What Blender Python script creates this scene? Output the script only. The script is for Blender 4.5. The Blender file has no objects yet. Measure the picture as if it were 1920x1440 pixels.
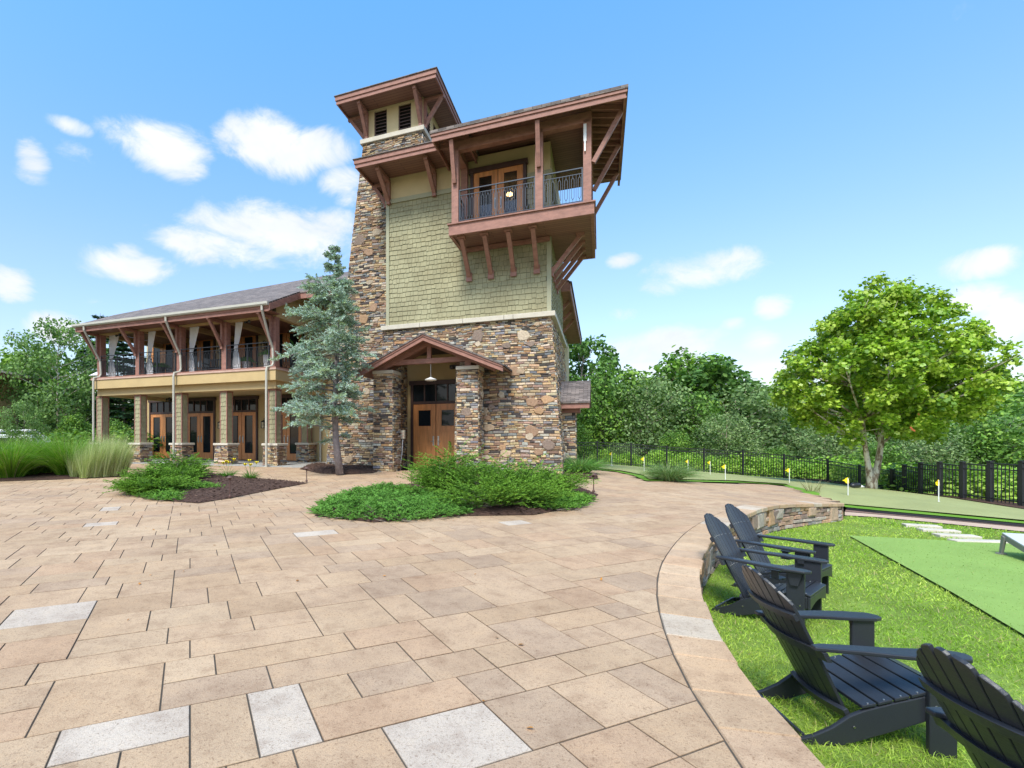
import bpy, math, random
import numpy as np
from mathutils import Vector, Matrix
from mathutils.geometry import delaunay_2d_cdt
R=math.radians
random.seed(7); rng=np.random.default_rng(7)
scene=bpy.context.scene; COL=scene.collection
# ------------------------------------------------------------------ frames
F,CX,HY=941.0,752.0,822.0          # camera calibration of the photograph
EYE=1.13                            # camera height above the floor level of the building
TH=math.atan(.3961); S_,C_=math.sin(TH),math.cos(TH)
def W(u,v,z=0.0): return Vector((u*C_+v*S_,-u*S_+v*C_,z))      # building frame -> world
def sp(a,k=1.5): return math.log1p(math.exp(min(40,a*k)))/k
def g(x,y):                        # height of the site surface
    return -.027*sp(16-y)-.075*sp(x-7)+.03*sp(x-19)
def at(px,py,zf=None):             # point of the photograph to a point on the site
    d=(px-CX)/F; y=12.0
    for _ in range(60):
        z=g(d*y,y) if zf is None else zf
        y=.5*y+.5*(EYE-z)*F/(py-HY)
    return (d*y,y)
def inpoly(x,y,P):
    r=False;j=len(P)-1
    for i in range(len(P)):
        xi,yi=P[i];xj,yj=P[j]
        if (yi>y)!=(yj>y) and x<(xj-xi)*(y-yi)/(yj-yi)+xi: r=not r
        j=i
    return r
def smooth(P,n=4):
    out=[]
    for i in range(len(P)-1):
        p0=P[max(i-1,0)];p1=P[i];p2=P[i+1];p3=P[min(i+2,len(P)-1)]
        for k in range(n):
            t=k/n
            out.append(tuple(.5*((2*p1[a])+(-p0[a]+p2[a])*t+(2*p0[a]-5*p1[a]+4*p2[a]-p3[a])*t*t+(-p0[a]+3*p1[a]-3*p2[a]+p3[a])*t**3) for a in (0,1)))
    out.append(P[-1]); return out
# ------------------------------------------------------------------ materials
def new_mat(name):
    m=bpy.data.materials.new(name); m.use_nodes=True
    nt=m.node_tree; b=nt.nodes['Principled BSDF']; return m,nt,b
def N(nt,t,**k):
    n=nt.nodes.new(t)
    for a,v in k.items():
        if a in n.inputs: n.inputs[a].default_value=v
        else: setattr(n,a,v)
    return n
def ramp(nt,fac,stops):
    r=nt.nodes.new('ShaderNodeValToRGB'); e=r.color_ramp.elements
    while len(e)<len(stops): e.new(.5)
    for i,(p,c) in enumerate(stops):
        e[i].position=p; e[i].color=tuple(c)+(1,)
    nt.links.new(fac,r.inputs[0]); return r.outputs[0]
def mul(nt,a,b,f=1.0,mode='MULTIPLY'):
    m=nt.nodes.new('ShaderNodeMix'); m.data_type='RGBA'; m.blend_type=mode; m.inputs[0].default_value=f
    nt.links.new(a,m.inputs[6]); 
    if hasattr(b,'default_value') or hasattr(b,'is_output'): nt.links.new(b,m.inputs[7])
    else: m.inputs[7].default_value=tuple(b)+(1,)
    return m.outputs[2]
def tc(nt,scale=(1,1,1),kind='Object'):
    t=nt.nodes.new('ShaderNodeTexCoord'); mp=nt.nodes.new('ShaderNodeMapping'); mp.inputs['Scale'].default_value=scale
    nt.links.new(t.outputs[kind],mp.inputs[0]); return mp.outputs[0]
def noise(nt,vec,scale,detail=4,rough=.55):
    n=N(nt,'ShaderNodeTexNoise',Scale=scale,Detail=detail,Roughness=rough); nt.links.new(vec,n.inputs['Vector']); return n.outputs[0]
def bump(nt,b,h,dist=.01,strength=1.0):
    n=N(nt,'ShaderNodeBump',Strength=strength,Distance=dist); nt.links.new(h,n.inputs['Height']); nt.links.new(n.outputs[0],b.inputs['Normal'])
def simple(name,col,rough=.6,metal=0,var=.12,sc=6,bsc=60,bd=.002,spec=.5,stretch=(1,1,1)):
    m,nt,b=new_mat(name); v=tc(nt,stretch)
    lo=tuple(c*(1-var) for c in col); hi=tuple(min(1,c*(1+var)) for c in col)
    c=ramp(nt,noise(nt,v,sc,6),[(.3,lo),(.7,hi)]); nt.links.new(c,b.inputs['Base Color'])
    b.inputs['Roughness'].default_value=rough; b.inputs['Metallic'].default_value=metal; b.inputs['Specular IOR Level'].default_value=spec
    if bd: bump(nt,b,noise(nt,v,bsc,4),bd,.6)
    return m
def tinted(name,rough=.8,nsc=25,amt=.35,bsc=60,bd=.004,spec=.3,nsc2=None,stretch=(1,1,1)):
    m,nt,b=new_mat(name); a=N(nt,'ShaderNodeAttribute',attribute_name='tint'); v=tc(nt,stretch)
    c=mul(nt,a.outputs[0],ramp(nt,noise(nt,v,nsc,6,.65),[(.25,(1-amt,)*3),(.75,(1+amt*.35,)*3)]))
    if nsc2: c=mul(nt,c,ramp(nt,noise(nt,v,nsc2,5,.6),[(.35,(.86,.83,.8)),(.6,(1.04,1.03,1.02))]))
    nt.links.new(c,b.inputs['Base Color']); b.inputs['Roughness'].default_value=rough; b.inputs['Specular IOR Level'].default_value=spec
    if bd: bump(nt,b,noise(nt,v,bsc,5,.7),bd,.8)
    return m
def leafmat(name,trans=.3,rough=.55,spec=.3,gain=1.0):
    m,nt,b=new_mat(name); a=N(nt,'ShaderNodeAttribute',attribute_name='tint')
    b.inputs['Roughness'].default_value=rough; b.inputs['Specular IOR Level'].default_value=spec
    t=N(nt,'ShaderNodeBsdfTranslucent'); mx=N(nt,'ShaderNodeMixShader'); mx.inputs[0].default_value=trans
    nt.links.new(a.outputs[0],b.inputs['Base Color'])
    c2=mul(nt,a.outputs[0],(1.15,1.25,.6)); nt.links.new(c2,t.inputs[0])
    nt.links.new(b.outputs[0],mx.inputs[1]); nt.links.new(t.outputs[0],mx.inputs[2])
    nt.links.new(mx.outputs[0],nt.nodes['Material Output'].inputs[0]); return m
M={}
M['stone']=tinted('stone',.85,18,.45,70,.008)
M['mortar']=simple('mortar',(.06,.05,.045),.95)
def m_paver():
    m,nt,b=new_mat('paver'); a=N(nt,'ShaderNodeAttribute',attribute_name='tint'); v=tc(nt)
    c=mul(nt,a.outputs[0],ramp(nt,noise(nt,v,5.5,8,.68),[(.30,(.78,.74,.72)),(.5,(1,1,1)),(.72,(1.10,1.08,1.04))]))
    c=mul(nt,c,ramp(nt,noise(nt,v,1.1,6,.6),[(.35,(.88,.86,.85)),(.62,(1.03,1.03,1.03))]))
    c=mul(nt,c,ramp(nt,noise(nt,v,55,4,.8),[(.36,(.62,.58,.55)),(.44,(1,1,1))]))
    c=mul(nt,c,ramp(nt,noise(nt,v,190,2,.8),[(.36,(.72,.68,.66)),(.5,(1.02,1.02,1.02))]))
    nt.links.new(c,b.inputs['Base Color']); b.inputs['Roughness'].default_value=.88; b.inputs['Specular IOR Level'].default_value=.22
    bump(nt,b,noise(nt,v,70,8,.75),.007,.8); return m
M['paver']=m_paver()
M['joint']=simple('joint',(.085,.07,.055),.95,bsc=200,bd=.004)
M['shingle']=tinted('shingle_siding',.8,30,.16,120,.002,.3,1.2)
M['stucco']=simple('stucco',(.50,.37,.19),.9,var=.06,sc=2,bsc=220,bd=.002,spec=.2)
M['cream']=simple('cream_stucco',(.58,.47,.28),.9,var=.05,sc=2,bsc=220,bd=.002,spec=.2)
M['timber']=simple('painted_timber',(.30,.15,.118),.6,var=.2,sc=5,bsc=45,bd=.003,spec=.3,stretch=(1,1,2.2))
M['soffit']=None
M['olive_trim']=simple('olive_trim',(.33,.32,.21),.6,var=.05)
M['limestone']=simple('limestone',(.53,.48,.40),.8,var=.08,sc=5,bsc=90,bd=.003)
M['wood']=simple('door_wood',(.56,.235,.085),.35,var=.22,sc=2.2,bsc=20,bd=.0008,stretch=(6,6,.7))
M['frame']=simple('door_frame',(.06,.03,.025),.5)
M['metal']=simple('black_metal',(.018,.02,.025),.4,metal=.0,var=.05,bd=0)
M['bluemetal']=simple('railing_metal',(.045,.055,.075),.4,metal=.2,var=.05,bd=0)
M['steel']=simple('steel',(.45,.45,.45),.3,metal=1,bd=0)
M['pipe']=simple('gutter_paint',(.44,.42,.36),.5,var=.05,bd=0)
M['concrete']=simple('concrete',(.34,.33,.31),.85,var=.1,sc=3,bsc=120,bd=.002)
M['white']=simple('white_paint',(.72,.72,.72),.5,var=.03,bd=0)
M['cloth']=simple('white_cloth',(.78,.78,.8),.9,var=.04,bsc=150,bd=.001)
M['yellow']=simple('flag_yellow',(.85,.66,.01),.6,var=.05,bd=0)
M['mulch']=simple('mulch',(.085,.05,.038),.95,var=.5,sc=40,bsc=70,bd=.03,spec=.15)
M['mulch_light']=simple('mulch_light',(.22,.13,.10),.95,var=.5,sc=60,bsc=70,bd=.02)
M['mulch_chip']=tinted('mulch_chip',.95,30,.3,80,.002,.15)
M['bark']=simple('bark',(.19,.155,.13),.9,var=.35,sc=8,bsc=30,bd=.02,stretch=(2,2,.6))
M['leaf']=leafmat('leaf'); M['leaf_gloss']=leafmat('leaf_gloss',.35,.4,.5)
M['needle']=leafmat('needle',.12,.7,.2); M['blade']=leafmat('blade',.3,.5,.3)
M['grey_board']=simple('grey_board',(.5,.5,.52),.4,var=.03,bd=0)
M['grey_side']=simple('grey_side',(.22,.215,.2),.6,var=.08)
M['black_plastic']=simple('edging',(.02,.023,.03),.5)
M['rust']=simple('bronze_light',(.09,.045,.035),.6)
M['lampglass']=simple('lamp_glass',(.55,.47,.3),.3,var=.1)
def m_glass():
    m,nt,b=new_mat('dark_glass'); b.inputs['Base Color'].default_value=(.012,.016,.02,1); b.inputs['Roughness'].default_value=.04
    b.inputs['Specular IOR Level'].default_value=.38; return m
M['glass']=m_glass()
def m_clear():
    m,nt,b=new_mat('clear_glass'); b.inputs['Base Color'].default_value=(.01,.012,.015,1); b.inputs['Roughness'].default_value=.03
    t=N(nt,'ShaderNodeBsdfTransparent'); mx=N(nt,'ShaderNodeMixShader'); mx.inputs[0].default_value=.75; nt.links.new(b.outputs[0],mx.inputs[1]); nt.links.new(t.outputs[0],mx.inputs[2]); nt.links.new(mx.outputs[0],nt.nodes['Material Output'].inputs[0]); return m
M['clear_glass']=m_clear()
def m_chair():
    m,nt,b=new_mat('chair_plastic'); v=tc(nt,(1,1,1)); b.inputs['Base Color'].default_value=(.021,.024,.031,1); b.inputs['Roughness'].default_value=.42
    w=N(nt,'ShaderNodeTexNoise',Scale=9,Detail=5,Roughness=.6,Distortion=1.5); mp=tc(nt,(1.2,9,9)); nt.links.new(mp,w.inputs['Vector'])
    bump(nt,b,w.outputs[0],.003,.35)
    r=N(nt,'ShaderNodeMapRange'); r.inputs[3].default_value=.25; r.inputs[4].default_value=.5; nt.links.new(w.outputs[0],r.inputs[0]); nt.links.new(r.outputs[0],b.inputs['Roughness'])
    return m
M['chair']=m_chair()
def m_soffit():
    m,nt,b=new_mat('board_soffit'); v=tc(nt,(1,1,1)); w=N(nt,'ShaderNodeTexBrick'); nt.links.new(v,w.inputs['Vector'])
    w.inputs['Color1'].default_value=(.21,.105,.078,1); w.inputs['Color2'].default_value=(.25,.13,.095,1); w.inputs['Mortar'].default_value=(.05,.025,.02,1)
    w.inputs['Scale'].default_value=1; w.inputs['Brick Width'].default_value=3.2; w.inputs['Row Height'].default_value=.14; w.inputs['Mortar Size'].default_value=.007
    nt.links.new(w.outputs[0],b.inputs['Base Color']); b.inputs['Roughness'].default_value=.6; return m
M['soffit']=m_soffit()
def m_roof():
    m,nt,b=new_mat('roof_shingle'); v=tc(nt,(1,1,1)); s=N(nt,'ShaderNodeSeparateXYZ'); nt.links.new(v,s.inputs[0])
    ad=N(nt,'ShaderNodeMath',operation='MULTIPLY_ADD'); nt.links.new(s.outputs[2],ad.inputs[0]); ad.inputs[1].default_value=2.0; nt.links.new(s.outputs[1],ad.inputs[2])
    cb=N(nt,'ShaderNodeCombineXYZ'); nt.links.new(s.outputs[0],cb.inputs[0]); nt.links.new(ad.outputs[0],cb.inputs[1])
    w=N(nt,'ShaderNodeTexBrick'); nt.links.new(cb.outputs[0],w.inputs['Vector'])
    w.inputs['Color1'].default_value=(.105,.09,.085,1); w.inputs['Color2'].default_value=(.24,.205,.19,1); w.inputs['Mortar'].default_value=(.06,.045,.04,1)
    w.inputs['Scale'].default_value=1; w.inputs['Brick Width'].default_value=.26; w.inputs['Row Height'].default_value=.16; w.inputs['Mortar Size'].default_value=.008; w.inputs['Bias'].default_value=.0
    c=mul(nt,w.outputs[0],ramp(nt,noise(nt,v,2.5,5),[(.3,(.8,.8,.82)),(.7,(1.15,1.1,1.08))]))
    nt.links.new(c,b.inputs['Base Color']); b.inputs['Roughness'].default_value=.95; bump(nt,b,w.outputs[0],.01); return m
M['roof']=m_roof()
def m_turf(name,c1,c2,sc=300,big=.8,bd=.006,amt=.1):
    m,nt,b=new_mat(name); v=tc(nt); c=ramp(nt,noise(nt,v,sc,3,.7),[(.3,c1),(.7,c2)])
    c=mul(nt,c,ramp(nt,noise(nt,v,big,4),[(.3,(1-amt,)*3),(.7,(1+amt,)*3)])); nt.links.new(c,b.inputs['Base Color']); b.inputs['Roughness'].default_value=.95
    b.inputs['Specular IOR Level'].default_value=.1; bump(nt,b,noise(nt,v,sc,3),bd); return m
M['green']=m_turf('putting_turf',(.27,.29,.12),(.36,.38,.18),250)
M['fringe']=m_turf('fringe_turf',(.10,.22,.02),(.17,.33,.05),120)
M['turf']=m_turf('play_turf',(.20,.31,.075),(.27,.40,.11),160)
M['lawnsoil']=m_turf('lawn_soil',(.12,.19,.03),(.20,.28,.06),60,1.2,.01,.25)
M['ground']=m_turf('site_ground',(.03,.06,.012),(.08,.13,.03),8,.2,.05,.3)
M['path']=simple('pink_path',(.50,.36,.27),.85,var=.08,sc=5,bsc=150,bd=.002)
def m_trunk():
    m,nt,b=new_mat('plane_bark'); v=tc(nt,(1,1,.45)); c=ramp(nt,noise(nt,v,7,5,.6),[(.38,(.17,.11,.075)),(.46,(.30,.23,.16)),(.52,(.6,.55,.44)),(.7,(.6,.56,.47))])
    nt.links.new(c,b.inputs['Base Color']); b.inputs['Roughness'].default_value=.8; bump(nt,b,noise(nt,v,12,4),.01); return m
M['plane_bark']=m_trunk()
# ------------------------------------------------------------------ object helpers
def tag(o,label=None,cat=None,group=None,kind=None):
    if label: o['label']=label
    if cat: o['category']=cat
    if group: o['group']=group
    if kind: o['kind']=kind
    return o
def link(o,parent=None):
    COL.objects.link(o)
    if parent is not None: o.parent=parent
    return o
def empty(name,loc=(0,0,0),rz=0.0):
    o=bpy.data.objects.new(name,None); o.empty_display_size=.2; o.location=loc; o.rotation_euler=(0,0,rz); return link(o)
def copy_tree(o,parent=None):
    c=o.copy(); COL.objects.link(c)
    if parent is not None: c.parent=parent
    for ch in list(o.children): copy_tree(ch,c)
    return c
class MB:
    def __init__(s): s.v=[];s.f=[];s.t=[]
    def add(s,vs,fs,tint=(1,1,1)):
        n=len(s.v); s.v+= [tuple(p) for p in vs]; s.f+=[tuple(i+n for i in f) for f in fs]; s.t+= (list(tint) if isinstance(tint,list) else [tint]*len(vs))
    def hexa(s,P,tint=(1,1,1)):   # bottom 4 (ccw), top 4
        s.add(P,[(3,2,1,0),(4,5,6,7),(0,1,5,4),(1,2,6,5),(2,3,7,6),(3,0,4,7)],tint)
    def box(s,x0,x1,y0,y1,z0,z1,tint=(1,1,1)):
        s.hexa([(x0,y0,z0),(x1,y0,z0),(x1,y1,z0),(x0,y1,z0),(x0,y0,z1),(x1,y0,z1),(x1,y1,z1),(x0,y1,z1)],tint)
    def bar(s,a,b,w,h,up=(0,0,1),w2=None,h2=None,tint=(1,1,1)):
        a=Vector(a);b=Vector(b);d=(b-a).normalized();up=Vector(up)
        if abs(d.dot(up))>.98: up=Vector((0,1,0))
        x=d.cross(up).normalized(); y=x.cross(d).normalized()
        w2=w if w2 is None else w2;h2=h if h2 is None else h2
        P=[a-x*w/2-y*h/2,a+x*w/2-y*h/2,a+x*w/2+y*h/2,a-x*w/2+y*h/2,b-x*w2/2-y*h2/2,b+x*w2/2-y*h2/2,b+x*w2/2+y*h2/2,b-x*w2/2+y*h2/2]
        s.hexa(P,tint)
    def tube(s,pts,r,n=10,tint=(1,1,1)):
        pts=[Vector(p) for p in pts]; m=len(pts); rr=r if isinstance(r,(list,tuple)) else [r]*m
        vs=[];fs=[]; px=None
        for i,p in enumerate(pts):
            d=(pts[min(i+1,m-1)]-pts[max(i-1,0)]).normalized()
            if px is None: px=d.orthogonal().normalized()
            else: px=(px-d*px.dot(d)).normalized()
            y=d.cross(px)
            for k in range(n):
                a=2*math.pi*k/n; vs.append(p+(px*math.cos(a)+y*math.sin(a))*rr[i])
        for i in range(m-1):
            for k in range(n): fs.append((i*n+k,i*n+(k+1)%n,(i+1)*n+(k+1)%n,(i+1)*n+k))
        fs.append(tuple(range(n-1,-1,-1))); fs.append(tuple((m-1)*n+k for k in range(n)))
        s.add(vs,fs,tint)
    def lathe(s,prof,n=20,c=(0,0,0),tint=(1,1,1)):
        vs=[];fs=[]
        for r,z in prof:
            for k in range(n):
                a=2*math.pi*k/n; vs.append((c[0]+r*math.cos(a),c[1]+r*math.sin(a),c[2]+z))
        for i in range(len(prof)-1):
            for k in range(n): fs.append((i*n+k,i*n+(k+1)%n,(i+1)*n+(k+1)%n,(i+1)*n+k))
        s.add(vs,fs,tint)
    def extr(s,poly,axis,a,b,tint=(1,1,1)):  # polygon in the plane normal to axis, extruded a..b
        def P(p,t):
            return {'x':(t,p[0],p[1]),'y':(p[0],t,p[1]),'z':(p[0],p[1],t)}[axis]
        n=len(poly); s.add([P(p,a) for p in poly]+[P(p,b) for p in poly],[tuple(range(n)),tuple(range(2*n-1,n-1,-1))]+[(i,n+i,n+(i+1)%n,(i+1)%n) for i in range(n)],tint)
    def build(s,name,mat,parent=None,smooth_=False,loc=None,rz=0.0,bevel=0,tint=False):
        me=bpy.data.meshes.new(name); me.from_pydata(s.v,[],s.f)
        if tint:
            a=me.attributes.new('tint','FLOAT_COLOR','POINT'); a.data.foreach_set('color',np.array([tuple(t)+(1,) for t in s.t],dtype=np.float32).ravel())
        me.materials.append(mat)
        import bmesh
        bm=bmesh.new(); bm.from_mesh(me); bmesh.ops.recalc_face_normals(bm,faces=bm.faces); bm.to_mesh(me); bm.free()
        if smooth_: me.polygons.foreach_set('use_smooth',[True]*len(me.polygons))
        o=bpy.data.objects.new(name,me)
        if loc is not None: o.location=loc
        o.rotation_euler=(0,0,rz)
        link(o,parent)
        if bevel:
            b=o.modifiers.new('b','BEVEL'); b.width=bevel; b.segments=2; b.limit_method='ANGLE'; b.angle_limit=R(40)
        return o
def np_mesh(name,verts,nface,k,tint,mat,parent=None,faces=None,smooth_=False):
    """verts (n,3); faces: (m,k) index array"""
    me=bpy.data.meshes.new(name); nv=len(verts); m=len(faces)
    me.vertices.add(nv); me.vertices.foreach_set('co',np.ascontiguousarray(verts,dtype=np.float32).ravel())
    me.loops.add(m*k); me.loops.foreach_set('vertex_index',np.ascontiguousarray(faces,dtype=np.int32).ravel())
    me.polygons.add(m); me.polygons.foreach_set('loop_start',np.arange(0,m*k,k,dtype=np.int32))
    try: me.polygons.foreach_set('loop_total',np.full(m,k,dtype=np.int32))
    except Exception: pass
    me.update(calc_edges=True); me.validate()
    if tint is not None:
        a=me.attributes.new('tint','FLOAT_COLOR','POINT'); t=np.ones((nv,4),dtype=np.float32); t[:,:3]=tint; a.data.foreach_set('color',t.ravel())
    me.materials.append(mat)
    if smooth_: me.polygons.foreach_set('use_smooth',np.ones(m,dtype=bool))
    o=bpy.data.objects.new(name,me); link(o,parent); return o
def unit(a): return a/np.maximum(np.linalg.norm(a,axis=-1,keepdims=True),1e-9)
# leaf cards: real little leaf blades in 3D
TPL={'leaf':np.array([(0,-.5,0),(.34,-.12,.06),(.28,.22,.04),(0,.55,-.04),(-.28,.22,.04),(-.34,-.12,.06)]),
     'maple':np.array([(0,-.42,0),(.42,-.30,.10),(.26,0,.03),(.46,.26,.08),(0,.58,-.06),(-.46,.26,.08),(-.26,0,.03),(-.42,-.30,.10)])}
def leaves(name,c,nrm,size,tint,mat,parent=None,shape='leaf'):
    T=TPL[shape]; k=len(T); n=len(c)
    nrm=unit(nrm); a=unit(np.cross(nrm,unit(rng.normal(size=(n,3))))); b=np.cross(nrm,a)
    V=c[:,None,:]+size[:,None,None]*(T[None,:,0:1]*a[:,None,:]+T[None,:,1:2]*b[:,None,:]+T[None,:,2:3]*nrm[:,None,:])
    f=np.arange(n*k).reshape(n,k)
    return np_mesh(name,V.reshape(-1,3),n,k,np.repeat(tint,k,axis=0),mat,parent,f)
def ribbons(name,P0,D,L,bend,width,tint,mat,parent=None,seg=4,side=None):
    """curved grass blades: base P0, start direction D, length L, gravity bend"""
    n=len(P0); t=np.linspace(0,1,seg+1); D=unit(D)
    if side is None: side=unit(np.cross(D,rng.normal(size=(n,3))))
    c=P0[:,None,:]+D[:,None,:]*(L[:,None]*t)[:,:,None]
    c[:,:,2]-= (bend*L)[:,None]*t[None,:]**2
    h=unit(D*np.array([1,1,0])); c+= h[:,None,:]*((bend*L*.35)[:,None]*t[None,:]**2)[:,:,None]
    w=width[:,None]*(1-t[None,:]**1.5*.95)*.5
    A=c-side[:,None,:]*w[:,:,None]; B=c+side[:,None,:]*w[:,:,None]
    V=np.stack([A,B],axis=2).reshape(-1,3)     # n,(seg+1),2,3
    base=(np.arange(n)*(seg+1)*2)[:,None]+(np.arange(seg)*2)[None,:]
    f=np.stack([base,base+1,base+3,base+2],axis=-1).reshape(-1,4)
    return np_mesh(name,V,n,4,np.repeat(tint,(seg+1)*2,axis=0),mat,parent,f)
def sprays(name,P0,D,L,droop,K,ll,lw,tint,mat,parent=None,spread=.9,tipt=None,flat=.5):
    """feathery plumes: small needle-twigs along an axis"""
    n=len(P0); D=unit(D); t=(np.arange(K)+rng.random((n,K)))/K
    up=np.array([0,0,1.]); sd=unit(np.cross(D,up)+1e-6)
    pos=P0[:,None,:]+D[:,None,:]*(L[:,None]*t)[:,:,None]; pos[:,:,2]-=(droop*L)[:,None]*t**2
    sg=np.where(np.arange(K)%2==0,1.,-1.)[None,:]
    dirv=D[:,None,:]*.8+sd[:,None,:]*(sg*spread*(1.05-t*.6))[:,:,None]+rng.normal(size=(n,K,3))*.28*np.array([1,1,1.3-flat])
    dirv=unit(dirv); l=ll*(1.15-.6*t)[:,:,None]*(.7+.6*rng.random((n,K,1)))
    nv=unit(np.cross(dirv,unit(rng.normal(size=(n,K,3))+np.array([0,0,1.2])))) 
    tip=pos+dirv*l; w=nv*lw*.5
    mid=pos+dirv*l*.45
    V=np.stack([pos,mid+w,tip,mid-w],axis=2).reshape(-1,3)
    tt=tint[:,None,:]*np.ones((n,K,1))
    if tipt is not None: tt=tt*(1-t[:,:,None]*.6)+np.array(tipt)*(t[:,:,None]*.6)
    tt=tt*(.8+.4*rng.random((n,K,1)))
    f=np.arange(n*K*4).reshape(-1,4)
    return np_mesh(name,V,n*K,4,np.repeat(tt.reshape(-1,3),4,axis=0),mat,parent,f)
def sheet(name,poly,zf,mat,res=.6,kind='structure',extra=None):
    xs=[p[0] for p in poly]; ys=[p[1] for p in poly]; pts=[Vector(p[:2]) for p in poly]; nb=len(pts)
    y=min(ys)+res*.5
    while y<max(ys):
        x=min(xs)+res*.5
        while x<max(xs):
            if inpoly(x,y,poly): pts.append(Vector((x+random.uniform(-.1,.1)*res,y+random.uniform(-.1,.1)*res)))
            x+=res
        y+=res
    r=delaunay_2d_cdt(pts,[],[list(range(nb))],1,1e-4)
    me=bpy.data.meshes.new(name); me.from_pydata([(p.x,p.y,zf(p.x,p.y)) for p in r[0]],[],[tuple(f) for f in r[2]])
    me.materials.append(mat)
    for p in me.polygons: p.use_smooth=True
    me.update(); 
    if len(me.polygons) and me.polygons[0].normal.z<0: me.flip_normals()
    o=bpy.data.objects.new(name,me); link(o); 
    if kind: o['kind']=kind
    return o
# ================================================================== BUILDING
PAL=[((.50,.35,.20),6),((.56,.46,.33),5),((.27,.175,.115),5),((.25,.235,.22),2.5),((.42,.39,.345),3),((.09,.075,.07),2.6),((.44,.26,.13),1.0),((.19,.19,.205),1.3),((.38,.25,.19),3)]
PC=[p[0] for p in PAL]; PW=[p[1] for p in PAL]
def scol(r,gain=1.0):
    c=r.choices(PC,PW)[0]; k=r.uniform(.8,1.25)*gain; return tuple(x*k*r.uniform(.94,1.06) for x in c)
def stone_face(mb,P00,P10,P11,P01,hr=(.03,.10),wr=(.06,.25),big=.14,seed=1,skip=None,gain=1.0,gap=.005,prot=(.006,.04)):
    r=random.Random(seed); P00,P10,P11,P01=map(Vector,(P00,P10,P11,P01))
    Wd=max((P10-P00).length,(P11-P01).length); H=(P01-P00).length
    nrm=(P10-P00).cross(P01-P00).normalized()
    def P(s,t,o=0):
        a=s/Wd;b=t/H; return P00.lerp(P10,a).lerp(P01.lerp(P11,a),b)+nrm*o
    ph=r.uniform(0,9)
    def wave(s,t): return t+.014*math.sin(s*2.1+ph+t*.7)+.01*math.sin(s*5.3+t*1.9)
    t=0.0
    while t<H-.01:
        h=min(r.uniform(*hr),H-t)
        if H-t-h<hr[0]*.6: h=H-t
        s=-r.uniform(0,.1)
        while s<Wd:
            w=r.uniform(*wr)*(.6+h/hr[1]); s1=min(s+w,Wd); s0=max(s,0)
            if Wd-s1<.05: s1=Wd
            if s1-s0>.02:
                m=P((s0+s1)/2,t+h/2)
                if not(skip and skip(m)):
                    o=r.uniform(*prot); j=lambda:r.uniform(-.25,.25)*h*.5; i=min(.014,h*.22); 
                    cs=[(s0+gap,t+gap+abs(j())*.4),(s1-gap,t+gap+abs(j())*.4),(s1-gap-abs(j())*.5,t+h-gap-abs(j())*.4),(s0+gap+abs(j())*.5,t+h-gap-abs(j())*.4)]
                    cx=sum(c[0] for c in cs)/4;cy=sum(c[1] for c in cs)/4
                    ins=[(c[0]+(i if c[0]<cx else -i),c[1]+(i if c[1]<cy else -i)*.8) for c in cs]
                    V=[P(c[0],min(H,max(0,wave(*c))),-.01) for c in cs]+[P(c[0],min(H,max(0,wave(*c))),o*.75) for c in cs]+[P(c[0],min(H,max(0,wave(*c))),o+r.uniform(-.004,.006)) for c in ins]
                    fs=[(0,1,5,4),(1,2,6,5),(2,3,7,6),(3,0,4,7),(4,5,9,8),(5,6,10,9),(6,7,11,10),(7,4,8,11),(8,9,10,11)]
                    mb.add(V,fs,scol(r,gain))
            s=s1+1e-6 if s1<Wd else Wd
        t+=h
    for _ in range(int(Wd*H*big*4)):
        a=r.uniform(.11,.30);b=a*r.uniform(.5,.95); s=r.uniform(a,max(a+.01,Wd-a)); t=r.uniform(b,max(b+.01,H-b))
        if Wd<a*2.2 or (skip and skip(P(s,t))): continue
        n=r.randint(5,7); f0=r.uniform(0,6); pts=[(s+a*math.cos(2*math.pi*k/n+f0+q1)*q2,t+b*math.sin(2*math.pi*k/n+f0+q1)*q2) for k in range(n) for q1,q2 in [(r.uniform(-.25,.25),r.uniform(.68,1.12))]]
        c=r.choice([(.46,.34,.23),(.52,.42,.31),(.40,.36,.31),(.36,.23,.15),(.27,.20,.16),(.45,.28,.16)]); k2=r.uniform(.85,1.15)
        o=r.uniform(.035,.05); V=[P(x,y,-.01) for x,y in pts]+[P(x,y,o*.8) for x,y in pts]+[P(s+(x-s)*.86,t+(y-t)*.86,o+.008) for x,y in pts]
        fs=[(q,(q+1)%n,n+(q+1)%n,n+q) for q in range(n)]+[(n+q,n+(q+1)%n,2*n+(q+1)%n,2*n+q) for q in range(n)]+[tuple(range(2*n,3*n))]
        mb.add(V,fs,tuple(x*k2*gain for x in c))
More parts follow.
